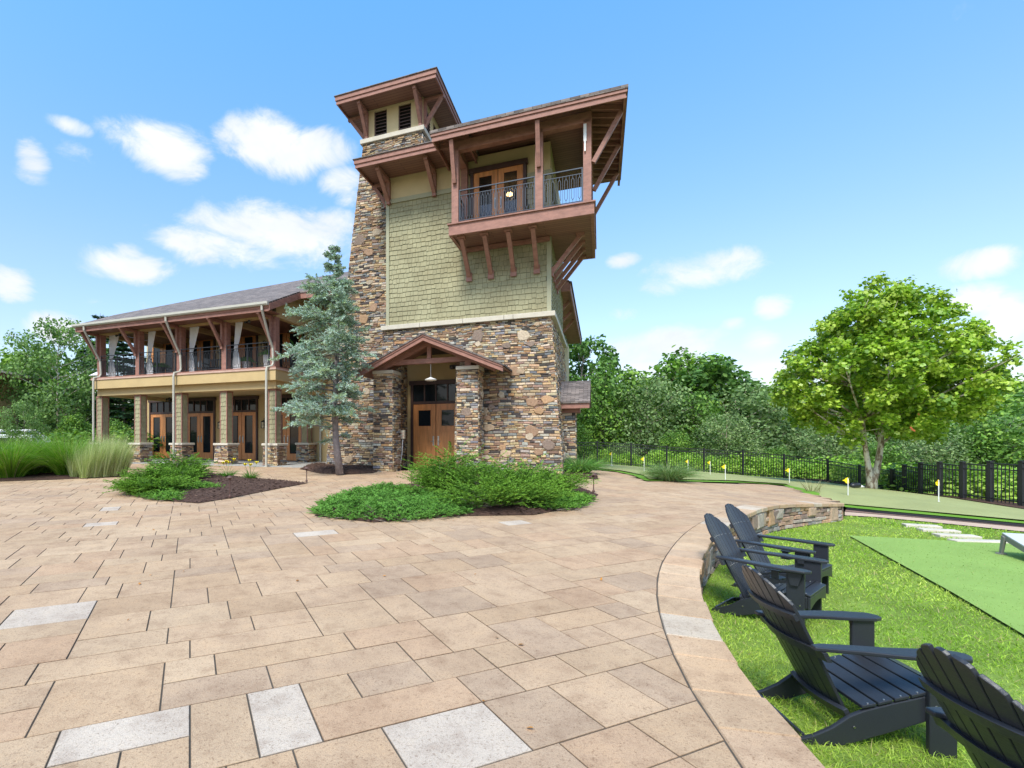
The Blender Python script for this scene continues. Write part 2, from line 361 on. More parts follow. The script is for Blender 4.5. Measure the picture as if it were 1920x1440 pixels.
def shingle_face(mb,P00,P10,P11,P01,ch=.17,wr=(.09,.24),seed=1,col=(.34,.32,.20),skip=None,jit=.025):
    r=random.Random(seed); P00,P10,P11,P01=map(Vector,(P00,P10,P11,P01)); Wd=(P10-P00).length; H=(P01-P00).length
    nrm=(P10-P00).cross(P01-P00).normalized()
    def P(s,t,o=0):
        a=s/Wd;b=t/H; return P00.lerp(P10,a).lerp(P01.lerp(P11,a),b)+nrm*o
    n=max(1,round(H/ch)); ch=H/n
    for i in range(n):
        s=-r.uniform(0,.15)
        while s<Wd-1e-4:
            w=r.uniform(*wr); s0=max(s,0)+.0045; s1=min(s+w,Wd)-.0045
            if s1-s0>.02 and not(skip and skip(P((s0+s1)/2,(i+.5)*ch))):
                d=r.choice([0,0,jit,jit*.6,-jit*.3]); lo=max(0.001,i*ch-d*(i>0)+.004); hi=min(H,(i+1)*ch+.0); k=r.uniform(.93,1.06)
                o1=.02+r.uniform(0,.004)
                V=[P(s0,lo,-.005),P(s1,lo,-.005),P(s1,lo,o1),P(s0,lo,o1),P(s0,hi,.002),P(s1,hi,.002)]
                mb.add(V,[(0,1,2,3),(3,2,5,4),(0,3,4),(1,5,2)],tuple(c*k for c in col))
            s+=w
B=empty('stone_tower_clubhouse',(0,0,0),-TH)
tag(B,'clubhouse with fieldstone tower, olive shingle siding and two storey veranda wing','building')
def bp(mb,name,mat,parent=None,**k): return mb.build(name,M[mat] if isinstance(mat,str) else mat,parent or B,**k)
# ---- tower base
ZT=5.05
def vf(z): return 16.5+.3*z/ZT
def us(z): return -1.08-.38*z/ZT
c=MB()
def slab(u0,u1b,u1t,z0,z1,back=18.3):
    c.hexa([(u0,vf(z0),z0),(u1b,vf(z0),z0),(u1b,back,z0),(u0,back,z0),(u0,vf(z1),z1),(u1t,vf(z1),z1),(u1t,back,z1),(u0,back,z1)])
slab(-7.38,-6.94,-6.94,-.6,ZT); slab(-4.6,us(0),us(ZT),-.6,ZT,22.8); slab(-6.94,-4.6,-4.6,4.3,ZT)
sw=bp(c,'stone_wall','mortar')
s=MB()
stone_face(s,(-7.38,vf(0),0),(-6.94,vf(0),0),(-6.94,vf(ZT),ZT),(-7.38,vf(ZT),ZT),seed=1)
stone_face(s,(-4.6,vf(-.3),-.3),(us(-.3),vf(-.3),-.3),(us(ZT),vf(ZT),ZT),(-4.6,vf(ZT),ZT),seed=2,big=.5)
stone_face(s,(-6.94,vf(4.3),4.3),(-4.6,vf(4.3),4.3),(-4.6,vf(ZT),ZT),(-6.94,vf(ZT),ZT),seed=3)
stone_face(s,(-6.94,vf(0),0),(-6.94,18.14,0),(-6.94,18.14,ZT),(-6.94,vf(ZT),ZT),seed=4)
stone_face(s,(us(-.3),vf(-.3),-.3),(us(-.3),22.8,-.3),(us(ZT),22.8,ZT),(us(ZT),vf(ZT),ZT),seed=5,big=.3)
s.build('veneer_stones',M['stone'],sw,tint=True)
# ---- trim band
c=MB()
for a,b in ((-7.4,-5.9),(-5.9,-4.35),(-4.35,-2.95),(-2.95,-2.65),(-2.65,-1.32)): c.box(a+.004,b-.004,16.66,16.95,ZT,ZT+.16)
for a,b in ((16.954,18.6),(18.6,20.2),(20.2,21.7),(21.7,22.9)): c.box(-1.6,-1.32,a,b-.006,ZT,ZT+.16)
bp(c,'limestone_band','limestone',bevel=.012)
# ---- siding box
c=MB(); c.box(-7.25,-4.1,16.9,22.8,ZT+.16,10.75); c.box(-2.24,-1.5,16.9,22.8,ZT+.16,10.75); c.box(-4.1,-2.24,16.9,22.8,ZT+.16,7.93); c.box(-4.1,-2.24,16.9,22.8,10.2,10.75); c.box(-4.1,-2.24,19.2,22.8,7.93,10.2); sb=bp(c,'siding_wall',simple('siding_gap',(.10,.10,.055),.9,bd=0))
s=MB(); shingle_face(s,(-7.15,16.9,5.21),(-1.6,16.9,5.21),(-1.6,16.9,9.68),(-7.15,16.9,9.68),seed=11,skip=lambda p:-4.15<p.x<-2.19 and p.z>7.9)
shingle_face(s,(-1.5,17.0,5.21),(-1.5,22.8,5.21),(-1.5,22.8,9.68),(-1.5,17.0,9.68),seed=12)
s.build('shingles',M['shingle'],sb,tint=True)
c=MB(); c.box(-7.27,-7.15,16.86,16.9,5.21,9.68); c.box(-1.6,-1.46,16.86,16.9,5.21,9.68); c.box(-1.5,-1.46,16.9,17.0,5.21,9.68)
c.box(-7.29,-4.12,16.84,16.899,9.68,9.83); c.box(-2.22,-1.44,16.84,16.899,9.68,9.83); c.box(-1.499,-1.44,16.9,22.8,9.68,9.83); c.build('trim_board',M['olive_trim'],sb)
c=MB(); c.box(-7.255,-4.12,16.885,16.9,9.83,10.75); c.box(-2.22,-1.495,16.885,16.9,9.83,10.75); c.box(-4.12,-2.22,16.885,16.9,10.2,10.75); c.box(-1.5,-1.49,16.9,22.8,9.83,10.75); bp(c,'upper_stucco','cream')
# ---- cornice roof on the left of the siding box
def eave_roof(name,u0,u1,v0,v1,zf,th,rise,inset=1.2,soff=None,lip=.03):
    """hipped low roof: fascia from zf to zf+th, crown board, shingled top"""
    c=MB(); c.box(u0,u1,v0,v0+.05,zf,zf+th); c.box(u0,u1,v1-.05,v1,zf,zf+th); c.box(u0,u0+.05,v0+.05,v1-.05,zf,zf+th); c.box(u1-.05,u1,v0+.05,v1-.05,zf,zf+th)
    k=.035; z0=zf+th*.48; z1=zf+th+.01
    c.box(u0-k,u1+k,v0-k,v0-.001,z0,z1); c.box(u0-k,u1+k,v1+.001,v1+k,z0,z1); c.box(u0-k,u0-.001,v0,v1,z0,z1); c.box(u1+.001,u1+k,v0,v1,z0,z1)
    c.box(u0-.001,u1+.001,v0-.018,v0-.0015,zf-.02,zf+.03); c.box(u1+.0015,u1+.018,v0-.018,v1,zf-.02,zf+.03)
    f=bp(c,name,'timber')
    c=MB(); k=.07; a=zf+th+.012
    iu=min(inset,(u1-u0)/2-.02); iv=min(inset,(v1-v0)/2-.02)
    lo=[(u0-k,v0-k),(u1+k,v0-k),(u1+k,v1+k),(u0-k,v1+k)]; hi=[(u0+iu,v0+iv),(u1-iu,v0+iv),(u1-iu,v1-iv),(u0+iu,v1-iv)]
    V=[(x,y,a) for x,y in lo]+[(x,y,a+.03) for x,y in lo]+[(x,y,a+rise) for x,y in hi]
    c.add(V,[(3,2,1,0),(0,1,5,4),(1,2,6,5),(2,3,7,6),(3,0,4,7),(4,5,9,8),(5,6,10,9),(6,7,11,10),(7,4,8,11),(8,9,10,11)])
    c.build('roof_shingles',M['roof'],f)
    if soff is not None:
        c=MB(); c.box(u0+.05,u1-.05,v0+.05,v1-.05,soff,soff+.03); c.build('soffit',M['soffit'],f)
    return f
eave_roof('cornice_roof',-7.9,-3.9,15.62,20.0,10.52,.25,.25,.8,10.62)
def knee(mb,u,v,z0,z1,out,w=.13,dirv=(0,-1),stub=True,post=True):
    d=Vector((dirv[0],dirv[1],0)); a=Vector((u,v,z0))+d*.05; b=Vector((u,v,z1))+d*out
    mb.bar(a,b,w,w,up=(d.x*.01,d.y*.01,1))
    if post: 
        p=Vector((u,v,0))+d*.04; mb.bar((p.x,p.y,z0-.12),(p.x,p.y,z1+.02),w,w,up=d)
    if stub: mb.bar((u,v,z1+.03),(u+d.x*(out+.1),v+d.y*(out+.1),z1+.03),w*1.02,w*1.02)
for (u,v,dv) in ((-7.15,16.85,(0,-1)),(-5.4,16.85,(0,-1)),(-7.28,17.0,(-1,0))):
    c=MB(); knee(c,u,v,9.75,10.45,.95 if dv[1] else .5,dirv=dv); bp(c,'eave_brace','timber')
# ---- stone shaft
c=MB(); c.hexa([(-10.1,17.28,-.5),(-7.45,17.28,-.5),(-7.45,20.9,-.5),(-10.1,20.9,-.5),(-8.65,17.8,12.66),(-6.2,17.8,12.66),(-6.2,20.25,12.66),(-8.65,20.25,12.66)])
sh=bp(c,'stone_shaft','mortar')
s=MB(); k=.5/13.16; 
stone_face(s,(-10.045,17.3,0),(-7.42,17.3,0),(-6.2,17.8,12.66),(-8.65,17.8,12.66),seed=21,skip=lambda p:p.x>-7.1 and p.z<10.5,gain=.93,big=.2)
stone_face(s,(-6.32,17.72,10.6),(-6.32,20.3,10.6),(-6.2,20.25,12.66),(-6.2,17.8,12.66),seed=22)
stone_face(s,(-10.045,20.9,0),(-10.045,17.3,0),(-8.65,17.8,12.66),(-8.65,20.25,12.66),seed=23,hr=(.06,.12),wr=(.2,.5))
s.build('veneer_stones',M['stone'],sh,tint=True)
c=MB(); c.box(-8.75,-6.1,17.7,20.35,12.665,12.84); bp(c,'stone_ledge','limestone',bevel=.015)
c=MB()
for (a,b,d,e) in ((-8.6,-8.22,17.9,17.98),(-7.68,-7.2,17.9,17.98),(-6.68,-6.2,17.9,17.98)): c.box(a,b,d,e,12.84,14.02)
c.box(-8.22,-7.68,17.9,17.98,13.93,14.02); c.box(-7.2,-6.68,17.9,17.98,13.93,14.02)
c.box(-8.6,-8.52,17.98,20.1,12.84,14.02); c.box(-8.52,-6.28,20.02,20.1,12.84,14.02)
for a,b in ((17.98,18.2),(18.75,19.15),(19.7,20.1)): c.box(-6.28,-6.2,a,b,12.84,14.02)
c.box(-6.28,-6.2,18.2,18.75,13.78,14.02); c.box(-6.28,-6.2,19.15,19.7,13.78,14.02)
bp(c,'belfry_wall','cream')
c=MB(); c.box(-8.4,-6.4,18.15,19.95,12.84,13.98); bp(c,'dark_core',simple('dark_core',(.01,.01,.01),.9,bd=0))
def louver(u0,u1,v0,v1):
    c=MB(); 
    if v0==v1:
        for i in range(8):
            z=12.88+i*.131; c.hexa([(u0,v0-.01,z),(u1,v0-.01,z),(u1,v0+.09,z+.05),(u0,v0+.09,z+.05),(u0,v0-.01,z+.018),(u1,v0-.01,z+.018),(u1,v0+.09,z+.068),(u0,v0+.09,z+.068)])
        c.box(u0-.001,u0+.03,v0-.005,v0+.07,12.845,13.925); c.box(u1-.03,u1+.001,v0-.005,v0+.07,12.845,13.925)
    else:
        for i in range(8):
            z=12.88+i*.112; c.hexa([(u0-.09,v0,z+.05),(u0+.01,v0,z),(u0+.01,v1,z),(u0-.09,v1,z+.05),(u0-.09,v0,z+.068),(u0+.01,v0,z+.018),(u0+.01,v1,z+.018),(u0-.09,v1,z+.068)])
    bp(c,'louver',simple('louver_brown',(.14,.09,.08),.6,bd=0))
louver(-8.22,-7.68,17.93,17.93); louver(-7.2,-6.68,17.93,17.93); louver(-6.2,-6.2,18.2,18.75); louver(-6.2,-6.2,19.15,19.7)
eave_roof('belfry_roof',-9.42,-5.42,17.02,21.0,13.96,.27,.7,1.9,14.03)
for (u,v,dv) in ((-8.52,17.88,(0,-1)),(-6.28,17.88,(0,-1)),(-8.62,18.0,(-1,0)),(-6.18,18.0,(1,0))):
    c=MB(); knee(c,u,v,13.0,13.88,.68,dirv=dv,w=.12); bp(c,'eave_brace','timber')
# ---- balcony
bal=MB(); 
bal.box(-4.5,-.15,15.5,15.6,7.62,7.95); bal.box(-.25,-.15,15.6,19.4,7.62,7.95); bal.box(-4.5,-4.4,15.6,16.85,7.62,7.95); bal.box(-1.45,-.25,19.3,19.4,7.62,7.95)
bal.box(-4.54,-.11,15.45,15.6,7.95,7.99); bal.box(-.25,-.11,15.6,19.42,7.95,7.99)
bal.box(-4.4,-1.5,16.75,16.85,7.5,7.64)
bf=bp(bal,'balcony_floor','timber')
c=MB(); c.box(-4.4,-.25,15.6,16.9,7.66,7.72); c.box(-1.5,-.25,16.9,19.3,7.66,7.72); c.build('balcony_soffit',M['soffit'],bf)
c=MB(); c.box(-4.4,-.25,15.6,16.88,7.86,7.95); c.box(-1.5,-.25,16.88,19.3,7.86,7.95); c.build('deck_boards',M['timber'],bf)
for (u,v) in ((-4.3,15.63),(-1.7,15.63),(-.34,15.63),(-.34,17.4),(-.34,19.2),(-4.3,16.78)):
    c=MB(); w=.11; c.box(u-w,u+w,v-w,v+w if v<16.7 or u>-1 else v+.07,7.95,10.4); bp(c,'balcony_post','timber')
c=MB(); c.box(-4.42,-.22,15.52,15.74,10.31,10.6); c.box(-.45,-.22,15.74,19.35,10.31,10.6); c.box(-4.42,-4.2,15.74,16.88,10.31,10.6); bp(c,'post_beam','timber')
rf=MB(); U0,U1,V0,V1=-4.9,.66,15.0,20.15
rf.box(U0,U1,V0,V0+.05,10.44,10.66); rf.box(U1-.05,U1,V0+.05,V1,10.44,10.66); rf.box(U0,U0+.05,V0+.05,V1,10.44,10.66)
rf.box(U0-.035,U1+.035,V0-.035,V0-.001,10.58,10.72); rf.box(U1+.001,U1+.035,V0,V1,10.58,10.72); rf.box(U0-.035,U0-.001,V0,V1,10.58,10.72)
rf.box(U0,U1+.02,V0-.02,V0-.001,10.42,10.47); rf.box(U1+.001,U1+.02,V0,V1,10.42,10.47)
brf=bp(rf,'balcony_roof','timber')
c=MB(); lo=[(U0-.06,V0-.06),(U1+.06,V0-.06),(U1+.06,V1+.06),(U0-.06,V1+.06)]; hi=[(U0+.5,V0+.5),(U1-.95,V0+.5),(U1-.95,V1-.6),(U0+.5,V1-.6)]
V=[(x,y,10.665) for x,y in lo]+[(x,y,10.76) for x,y in lo]+[(x,y,10.93) for x,y in hi]+[(x,y,11.02) for x,y in hi]
c.add(V,[(0,1,5,4),(1,2,6,5),(2,3,7,6),(3,0,4,7),(4,5,13,12),(5,6,14,13),(6,7,15,14),(7,4,12,15),(12,13,14,15),(0,8,9,1),(1,9,10,2),(2,10,11,3),(3,11,8,0),(8,11,10,9)])
c.build('roof_shingles',M['roof'],brf)
c=MB(); V=[(x,y,10.66) for x,y in ((U0+.05,V0+.05),(U1-.05,V0+.05),(U1-.05,V1),(U0+.05,V1))]+[(x,y,10.9) for x,y in hi]
c.add(V,[(0,4,5,1),(1,5,6,2),(2,6,7,3),(3,7,4,0),(4,7,6,5)]); c.build('ceiling_boards',M['soffit'],brf)
for i in range(13):
    v=15.3+i*.38; c=MB(); c.bar((-.3,v,10.80),(.6,v,10.60),.055,.12); c.build('rafter_tail',M['timber'],brf)
for i in range(8):
    u=-4.6+i*.62; c=MB(); c.bar((u,15.6,10.80),(u,15.06,10.60),.06,.11); c.build('rafter_tail',M['timber'],brf)
for (u,v,dv,z0,z1,out) in ((-4.3,15.52,(0,-1),9.25,10.42,.42),(-1.7,15.52,(0,-1),9.25,10.42,.42),(-.23,15.63,(1,0),9.15,10.45,.8),(-.23,17.4,(1,0),9.15,10.45,.8),(-.23,19.2,(1,0),9.15,10.45,.8)):
    c=MB(); knee(c,u,v,z0,z1,out,w=.12,dirv=dv,stub=False,post=False); bp(c,'roof_brace','timber')
for i in range(4):
    u=-4.16+.75*i; c=MB(); c.bar((u,16.84,6.68),(u,15.8,7.6),.13,.13); c.box(u-.1,u+.1,16.8,16.86,6.5,6.78); c.box(u-.12,u+.12,15.68,15.95,7.58,7.66); bp(c,'balcony_bracket','timber')
    v=17.0+.7*i; c=MB(); c.bar((-1.44,v,6.55),(-.58,v,7.6),.12,.12); c.box(-1.46,-1.4,v-.09,v+.09,6.4,6.68); c.box(-.7,-.45,v-.1,v+.1,7.58,7.66); bp(c,'balcony_bracket','timber')
def railing(a,b,z,h=1.05,n=None,mat='bluemetal',name='railing',posts=True,parent=None,pitch=.165):
    a=Vector((a[0],a[1],0));b=Vector((b[0],b[1],0)); L=(b-a).length; d=(b-a).normalized(); c=MB(); Z=Vector((0,0,1))
    def q(s,t): return a+d*s+Z*(z+t)
    c.bar(q(0,h),q(L,h),.045,.03); c.bar(q(0,h-.16),q(L,h-.16),.022,.02); c.bar(q(0,.09),q(L,.09),.03,.02)
    ps=[.02,L-.02]+([L/2] if L>1.9 else [])
    for s in ps: c.bar(q(s,0),q(s,h),.035,.035,up=d)
    n=n or max(2,int(L/pitch)); r=.006
    for i in range(n):
        s=(i+.5)*L/n; w=.038; z0=.2;z1=h-.27
        loop=[(0,z0-.04),(w,z0+.03),(w,z1-.03),(0,z1+.04),(-w,z1-.03),(-w,z0+.03)]
        for k in range(6):
            p,p2=loop[k],loop[(k+1)%6]; c.bar(q(s+p[0],p[1]),q(s+p2[0],p2[1]),.012,.014,up=d)
        c.bar(q(s,.09),q(s,z0-.04),.012,.012,up=d); c.bar(q(s,z1+.04),q(s,h-.16),.012,.012,up=d)
        c.bar(q(s+L/n/2,.09),q(s+L/n/2,h-.16),.011,.011,up=d)
    return c.build(name,M[mat],parent or B)
for a,b in (((-4.19,15.6),(-1.81,15.6)),((-1.59,15.6),(-.46,15.6)),((-4.3,15.75),(-4.3,16.7)),((-.3,15.75),(-.3,17.28)),((-.3,17.52),(-.3,19.08)),((-.46,19.3),(-1.4,19.3))): railing(a,b,7.99)
# ---- doors
def door(name,u0,u1,v,z0,z1,ztr=None,style='glass',gm='glass'):
    """double door in wall plane v facing -v; z0 sill, z1 leaf top, ztr transom top"""
    zt=ztr or z1; w=.1; e=.14
    fr=MB(); zt2=zt+.16
    fr.box(u0-w,u0,v-.06,v+.08,z0,zt2); fr.box(u1,u1+w,v-.06,v+.08,z0,zt2); fr.box(u0-w-.05,u1+w+.05,v-.08,v+.08,zt,zt2)
    if ztr:
        fr.box(u0,u1,v-.05,v+.08,z1,z1+.1)
        n=4
        for i in range(1,n): 
            x=u0+(u1-u0)*i/n; fr.box(x-.025,x+.025,v-.04,v+.06,z1+.1,zt)
    f=bp(fr,name,'frame')
    if ztr:
        c=MB(); c.box(u0,u1,v+.01,v+.03,z1+.1,zt); c.build('transom_glass',M['glass'],f)
        c=MB(); c.box(u0+.05,u1-.05,v+.05,v+.06,z1+.36,zt-.01); c.build('roller_blind',simple('blind',(.3,.3,.29),.9,bd=0),f)
    mid=(u0+u1)/2
    for k,(a,b) in enumerate(((u0+.006,mid-.012),(mid+.012,u1-.006))):
        lf=MB(); y0,y1=v-.025,v+.02
        if style=='glass': ga,gb,gz0,gz1=a+.17,b-.17,z0+.32,z1-.15
        else: ga,gb,gz0,gz1=a+.19,b-.17,z1-.86,z1-.22
        lf.box(a,ga,y0,y1,z0+.01,z1-.006); lf.box(gb,b,y0,y1,z0+.01,z1-.006); lf.box(ga,gb,y0,y1,z0+.01,gz0); lf.box(ga,gb,y0,y1,gz1,z1-.006)
        m=.022
        for q in ((ga,gb,gz0,gz0+m),(ga,gb,gz1-m,gz1),(ga,ga+m,gz0+m,gz1-m),(gb-m,gb,gz0+m,gz1-m)): lf.box(q[0],q[1],y0-.012,y0-.0005,q[2],q[3])
        if style!='glass':
            pz0,pz1=z0+.32,gz0-.16
            for q in ((ga-.02,gb+.02,pz0,pz0+.03),(ga-.02,gb+.02,pz1-.03,pz1),(ga-.02,ga+.01,pz0+.03,pz1-.03),(gb-.01,gb+.02,pz0+.03,pz1-.03)): lf.box(q[0],q[1],y0-.014,y0-.0005,q[2],q[3])
        lf.build('door_leaf',M['wood'],f)
        c=MB(); c.box(ga,gb,v-.004,v+.006,gz0,gz1); c.build('door_glass',M[gm],f)
        x=b-.085 if k==0 else a+.085
        c=MB(); hz=z0+1.02; c.box(x-.03,x+.03,y0-.012,y0-.001,hz-.16,hz+.2)
        if style=='glass': c.tube([(x,y0-.01,hz-.14),(x,y0-.06,hz-.1),(x,y0-.06,hz+.12),(x,y0-.01,hz+.16)],.014,8)
        else: c.tube([(x,y0-.01,hz),(x,y0-.055,hz),(x+(.1 if k==0 else -.1)*-1,y0-.055,hz)],.011,8)
        c.build('handle',M['steel'],f)
    return f
door('entrance_door',-6.67,-4.85,18.14,0.0,2.44,3.17,'wood')
c=MB(); c.box(-6.94,-4.6,18.17,18.3,3.34,4.4); c.box(-6.94,-6.79,18.16,18.3,0,3.34); c.box(-4.73,-4.6,18.16,18.3,0,3.34); bp(c,'entrance_stucco','stucco')
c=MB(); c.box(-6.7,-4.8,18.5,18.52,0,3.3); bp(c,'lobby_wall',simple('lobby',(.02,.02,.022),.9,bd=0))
door('balcony_door',-4.0,-2.34,16.82,7.97,10.14,None,'glass',gm='clear_glass')
c=MB(); c.box(-4.099,-4.08,16.91,19.19,7.94,10.19); c.box(-2.26,-2.241,16.91,19.19,7.94,10.19); c.box(-4.08,-2.26,19.17,19.19,7.94,10.19); c.box(-4.08,-2.26,16.91,19.17,10.17,10.19); bp(c,'balcony_room',simple('room_grey',(.20,.20,.21),.9,bd=0))
c=MB(); c.box(-4.05,-2.28,17.02,17.05,7.95,9.12); bp(c,'door_blue_board',simple('pale_blue_panel',(.35,.48,.75),.6,bd=0))  # added board that gives the lower door glass its pale blue
# ---- entrance porch
for nm,u0,u1 in (('l',-7.22,-6.54),('r',-4.27,-3.6)):
    c=MB(); v0=15.7;v1=16.42; c.box(u0,u1,v0,v1,-.3,3.33); p=bp(c,'porch_pier','mortar'); s=MB()
    stone_face(s,(u0-.03,v0-.02,0-.15),(u1+.03,v0-.02,-.15),(u1,v0,3.33),(u0,v0,3.33),seed=31+(nm=='r'),gain=1.05,big=.1)
    stone_face(s,(u1+.02,v0,-.15),(u1+.02,v1,-.15),(u1,v1,3.33),(u1,v0,3.33),seed=33+(nm=='r'),big=.1)
    stone_face(s,(u0-.02,v1,-.15),(u0-.02,v0,-.15),(u0,v0,3.33),(u0,v1,3.33),seed=35+(nm=='r'),big=.1)
    s.build('veneer_stones',M['stone'],p,tint=True)
    c=MB(); c.box(u0-.04,u1+.04,v0-.05,v1+.03,3.335,3.45); c.build('pier_cap',M['limestone'],p,bevel=.012)
RU,RZ=-5.27,4.46; EL,ER,EZ=-7.66,-2.72,3.34
pr=MB(); 
def rake(v0,v1,th,dz,inset=0):
    for e in (EL,ER):
        sg=1 if e<RU else -1; k=(RZ-EZ)/abs(RU-e)
        x0=e+sg*inset; z0=EZ+k*inset
        pr.hexa([(x0,v0,z0-th-dz),(RU,v0,RZ-th-dz),(RU,v1,RZ-th-dz),(x0,v1,z0-th-dz),(x0,v0,z0-dz),(RU,v0,RZ-dz),(RU,v1,RZ-dz),(x0,v1,z0-dz)])
rake(15.2,15.27,.17,.02); rake(15.17,15.198,.06,.0)
rake(15.75,15.9,.2,.05,.35)
pr.box(-6.95,-3.85,15.78,15.92,3.62,3.78); pr.box(-5.33,-5.2,15.79,15.91,3.79,4.2)
pr.box(-6.98,-6.78,15.76,15.95,3.46,3.62); pr.box(-4.04,-3.84,15.76,15.95,3.46,3.62)
pr.box(-6.96,-6.8,15.96,16.6,3.46,3.66); pr.box(-4.02,-3.86,15.96,16.6,3.46,3.66)
prf=bp(pr,'porch_roof','timber')
c=MB()
for e in (EL,ER):
    sg=1 if e<RU else -1; x=e-sg*.05; k=(RZ-EZ)/abs(RU-e); z=EZ-k*.05
    c.hexa([(x,15.14,z),(RU,15.14,RZ),(RU,16.9,RZ),(x,16.9,z),(x,15.14,z+.05),(RU,15.14,RZ+.05),(RU,16.9,RZ+.05),(x,16.9,z+.05)])
c.build('roof_shingles',M['roof'],prf)
c=MB()
for e in (EL,ER):
    k=(RZ-EZ)/abs(RU-e); c.hexa([(e,15.27,EZ-.06),(RU,15.27,RZ-.06),(RU,16.85,RZ-.06),(e,16.85,EZ-.06),(e,15.27,EZ-.02),(RU,15.27,RZ-.02),(RU,16.85,RZ-.02),(e,16.85,EZ-.02)])
c.build('ceiling_boards',M['soffit'],prf)
# ---- side porch on the right
c=MB(); c.box(-1.22,-.77,17.95,18.5,-.5,2.3); sp_=bp(c,'side_pier','mortar'); s=MB()
stone_face(s,(-1.24,17.95,-.4),(-.75,17.95,-.4),(-.77,17.95,2.3),(-1.22,17.95,2.3),seed=41); stone_face(s,(-.76,17.95,-.4),(-.76,18.5,-.4),(-.77,18.5,2.3),(-.77,17.95,2.3),seed=42)
s.build('veneer_stones',M['stone'],sp_,tint=True)
c=MB(); c.hexa([(-1.35,17.55,2.3),(-.3,17.55,2.3),(-.3,18.95,3.12),(-1.35,18.95,3.12),(-1.35,17.55,2.36),(-.3,17.55,2.36),(-.3,18.95,3.18),(-1.35,18.95,3.18)])
c.hexa([(-1.35,18.951,3.12),(-.3,18.951,3.12),(-.3,20.4,2.3),(-1.35,20.4,2.3),(-1.35,18.951,3.18),(-.3,18.951,3.18),(-.3,20.4,2.36),(-1.35,20.4,2.36)])
spr=bp(c,'side_porch_roof','roof')
c=MB(); c.box(-1.35,-.32,17.6,17.65,2.13,2.29); c.box(-1.3,-.62,17.9,18.55,2.0,2.2); c.hexa([(-.37,17.65,2.13),(-.32,17.65,2.13),(-.32,18.95,2.93),(-.37,18.95,2.93),(-.37,17.65,2.3),(-.32,17.65,2.3),(-.32,18.95,3.1),(-.37,18.95,3.1)]); c.build('fascia',M['timber'],spr)
# ---- hall behind (right eave)
c=MB(); c.box(-8.0,-1.95,22.8,36,-.5,7.3); bp(c,'hall_wall','cream')
c=MB(); c.box(-1.9,-1.15,21.45,34,7.2,7.24); c.box(-1.16,-1.1,21.4,34,7.1,7.4); c.box(-1.95,-1.16,21.4,21.46,7.1,7.55)
for v in (23.2,25.0,27.0): c.bar((-1.93,v,6.4),(-1.25,v,7.15),.12,.12)
hr_=bp(c,'hall_eave','timber')
c=MB(); c.hexa([(-8,21.4,9.6),(-1.05,21.4,7.42),(-1.05,34,7.42),(-8,34,9.6),(-8,21.4,9.66),(-1.05,21.4,7.48),(-1.05,34,7.48),(-8,34,9.66)]); c.build('roof_shingles',M['roof'],hr_)
# ================================================================== VERANDA WING
UK=[-12.33-2.47*k for k in range(5)]
def column(u,v,base_only=False):
    w=.345; c=MB(); c.box(u-w+.03,u+w-.03,v-w+.03,v+w-.03,-.3,.83); p=bp(c,'veranda_column','mortar'); s=MB(); sd=int(abs(u*100))
    a,b,y0,y1=u-w,u+w,v-w,v+w
    stone_face(s,(a-.02,y0+.0,-.1),(b+.02,y0,-.1),(b-.03,y0+.03,.83),(a+.03,y0+.03,.83),seed=sd,hr=(.04,.1),gap=.006)
    stone_face(s,(b,y0,-.1),(b,y1,-.1),(b-.03,y1,.83),(b-.03,y0,.83),seed=sd+1,hr=(.04,.1),gap=.006)
    stone_face(s,(a,y1,-.1),(a,y0,-.1),(a+.03,y0,.83),(a+.03,y1,.83),seed=sd+2,hr=(.04,.1),gap=.006)
    s.build('veneer_stones',M['stone'],p,tint=True)
    c=MB(); c.box(u-w-.04,u+w+.04,v-w-.04,v+w+.04,.835,.93); c.build('column_cap',M['limestone'],p,bevel=.02)
    h=.165; s=MB(); z0,z1=.935,3.13
    for (A,Bq) in (((u-h,v-h),(u+h,v-h)),((u+h,v-h),(u+h,v+h)),((u-h,v+h),(u-h,v-h))):
        t=.012; 
        shingle_face(s,(A[0],A[1],z0),(Bq[0],Bq[1],z0),(Bq[0],Bq[1],z1-.06),(A[0],A[1],z1-.06),seed=sd+5,ch=.19,wr=(.1,.2))
    c=MB(); c.box(u-h+.002,u+h-.002,v-h+.002,v+h-.002,z0,z1); c.build('shaft_core',M['olive_trim'],p)
    s.build('shaft_shingles',M['shingle'],p,tint=True)
    c=MB(); k=.05
    for (x,y) in ((u-h,v-h),(u+h,v-h),(u+h,v+h),(u-h,v+h)):
        c.box(x-k*.45,x+k*.45,y-k*.45,y+k*.45,z0,z1-.06)
    c.box(u-h-.03,u+h+.03,v-h-.03,v+h+.03,z1-.06,z1); c.build('corner_boards',M['timber'],p)
for u in UK: column(u,17.15)
column(-12.83,20.3)
c=MB(); c.box(-22.2,-12.08,16.85,17.45,3.14,3.45); c.box(-12.6,-12.08,17.45,20.7,3.14,3.45); c.box(-22.2,-21.7,17.45,20.7,3.14,3.45)
c.box(-22.0,-12.3,17.46,20.69,3.3,3.44)
c.box(-22.24,-11.92,16.62,17.5,3.451,3.86); c.box(-12.5,-11.92,17.5,20.7,3.451,3.86); c.box(-22.24,-21.7,17.5,20.7,3.451,3.86); dk=bp(c,'veranda_beam','stucco')
c=MB(); c.box(-22.28,-11.88,16.58,17.5,3.861,3.93); c.box(-12.5,-11.88,17.5,20.7,3.861,3.93); c.box(-22.28,-21.7,17.5,20.7,3.861,3.93); c.build('drip_board',simple('pale_board',(.50,.33,.26),.6),dk)
c=MB(); c.box(-22.26,-11.9,16.6,20.7,3.931,3.985); c.build('deck_boards',M['timber'],dk)
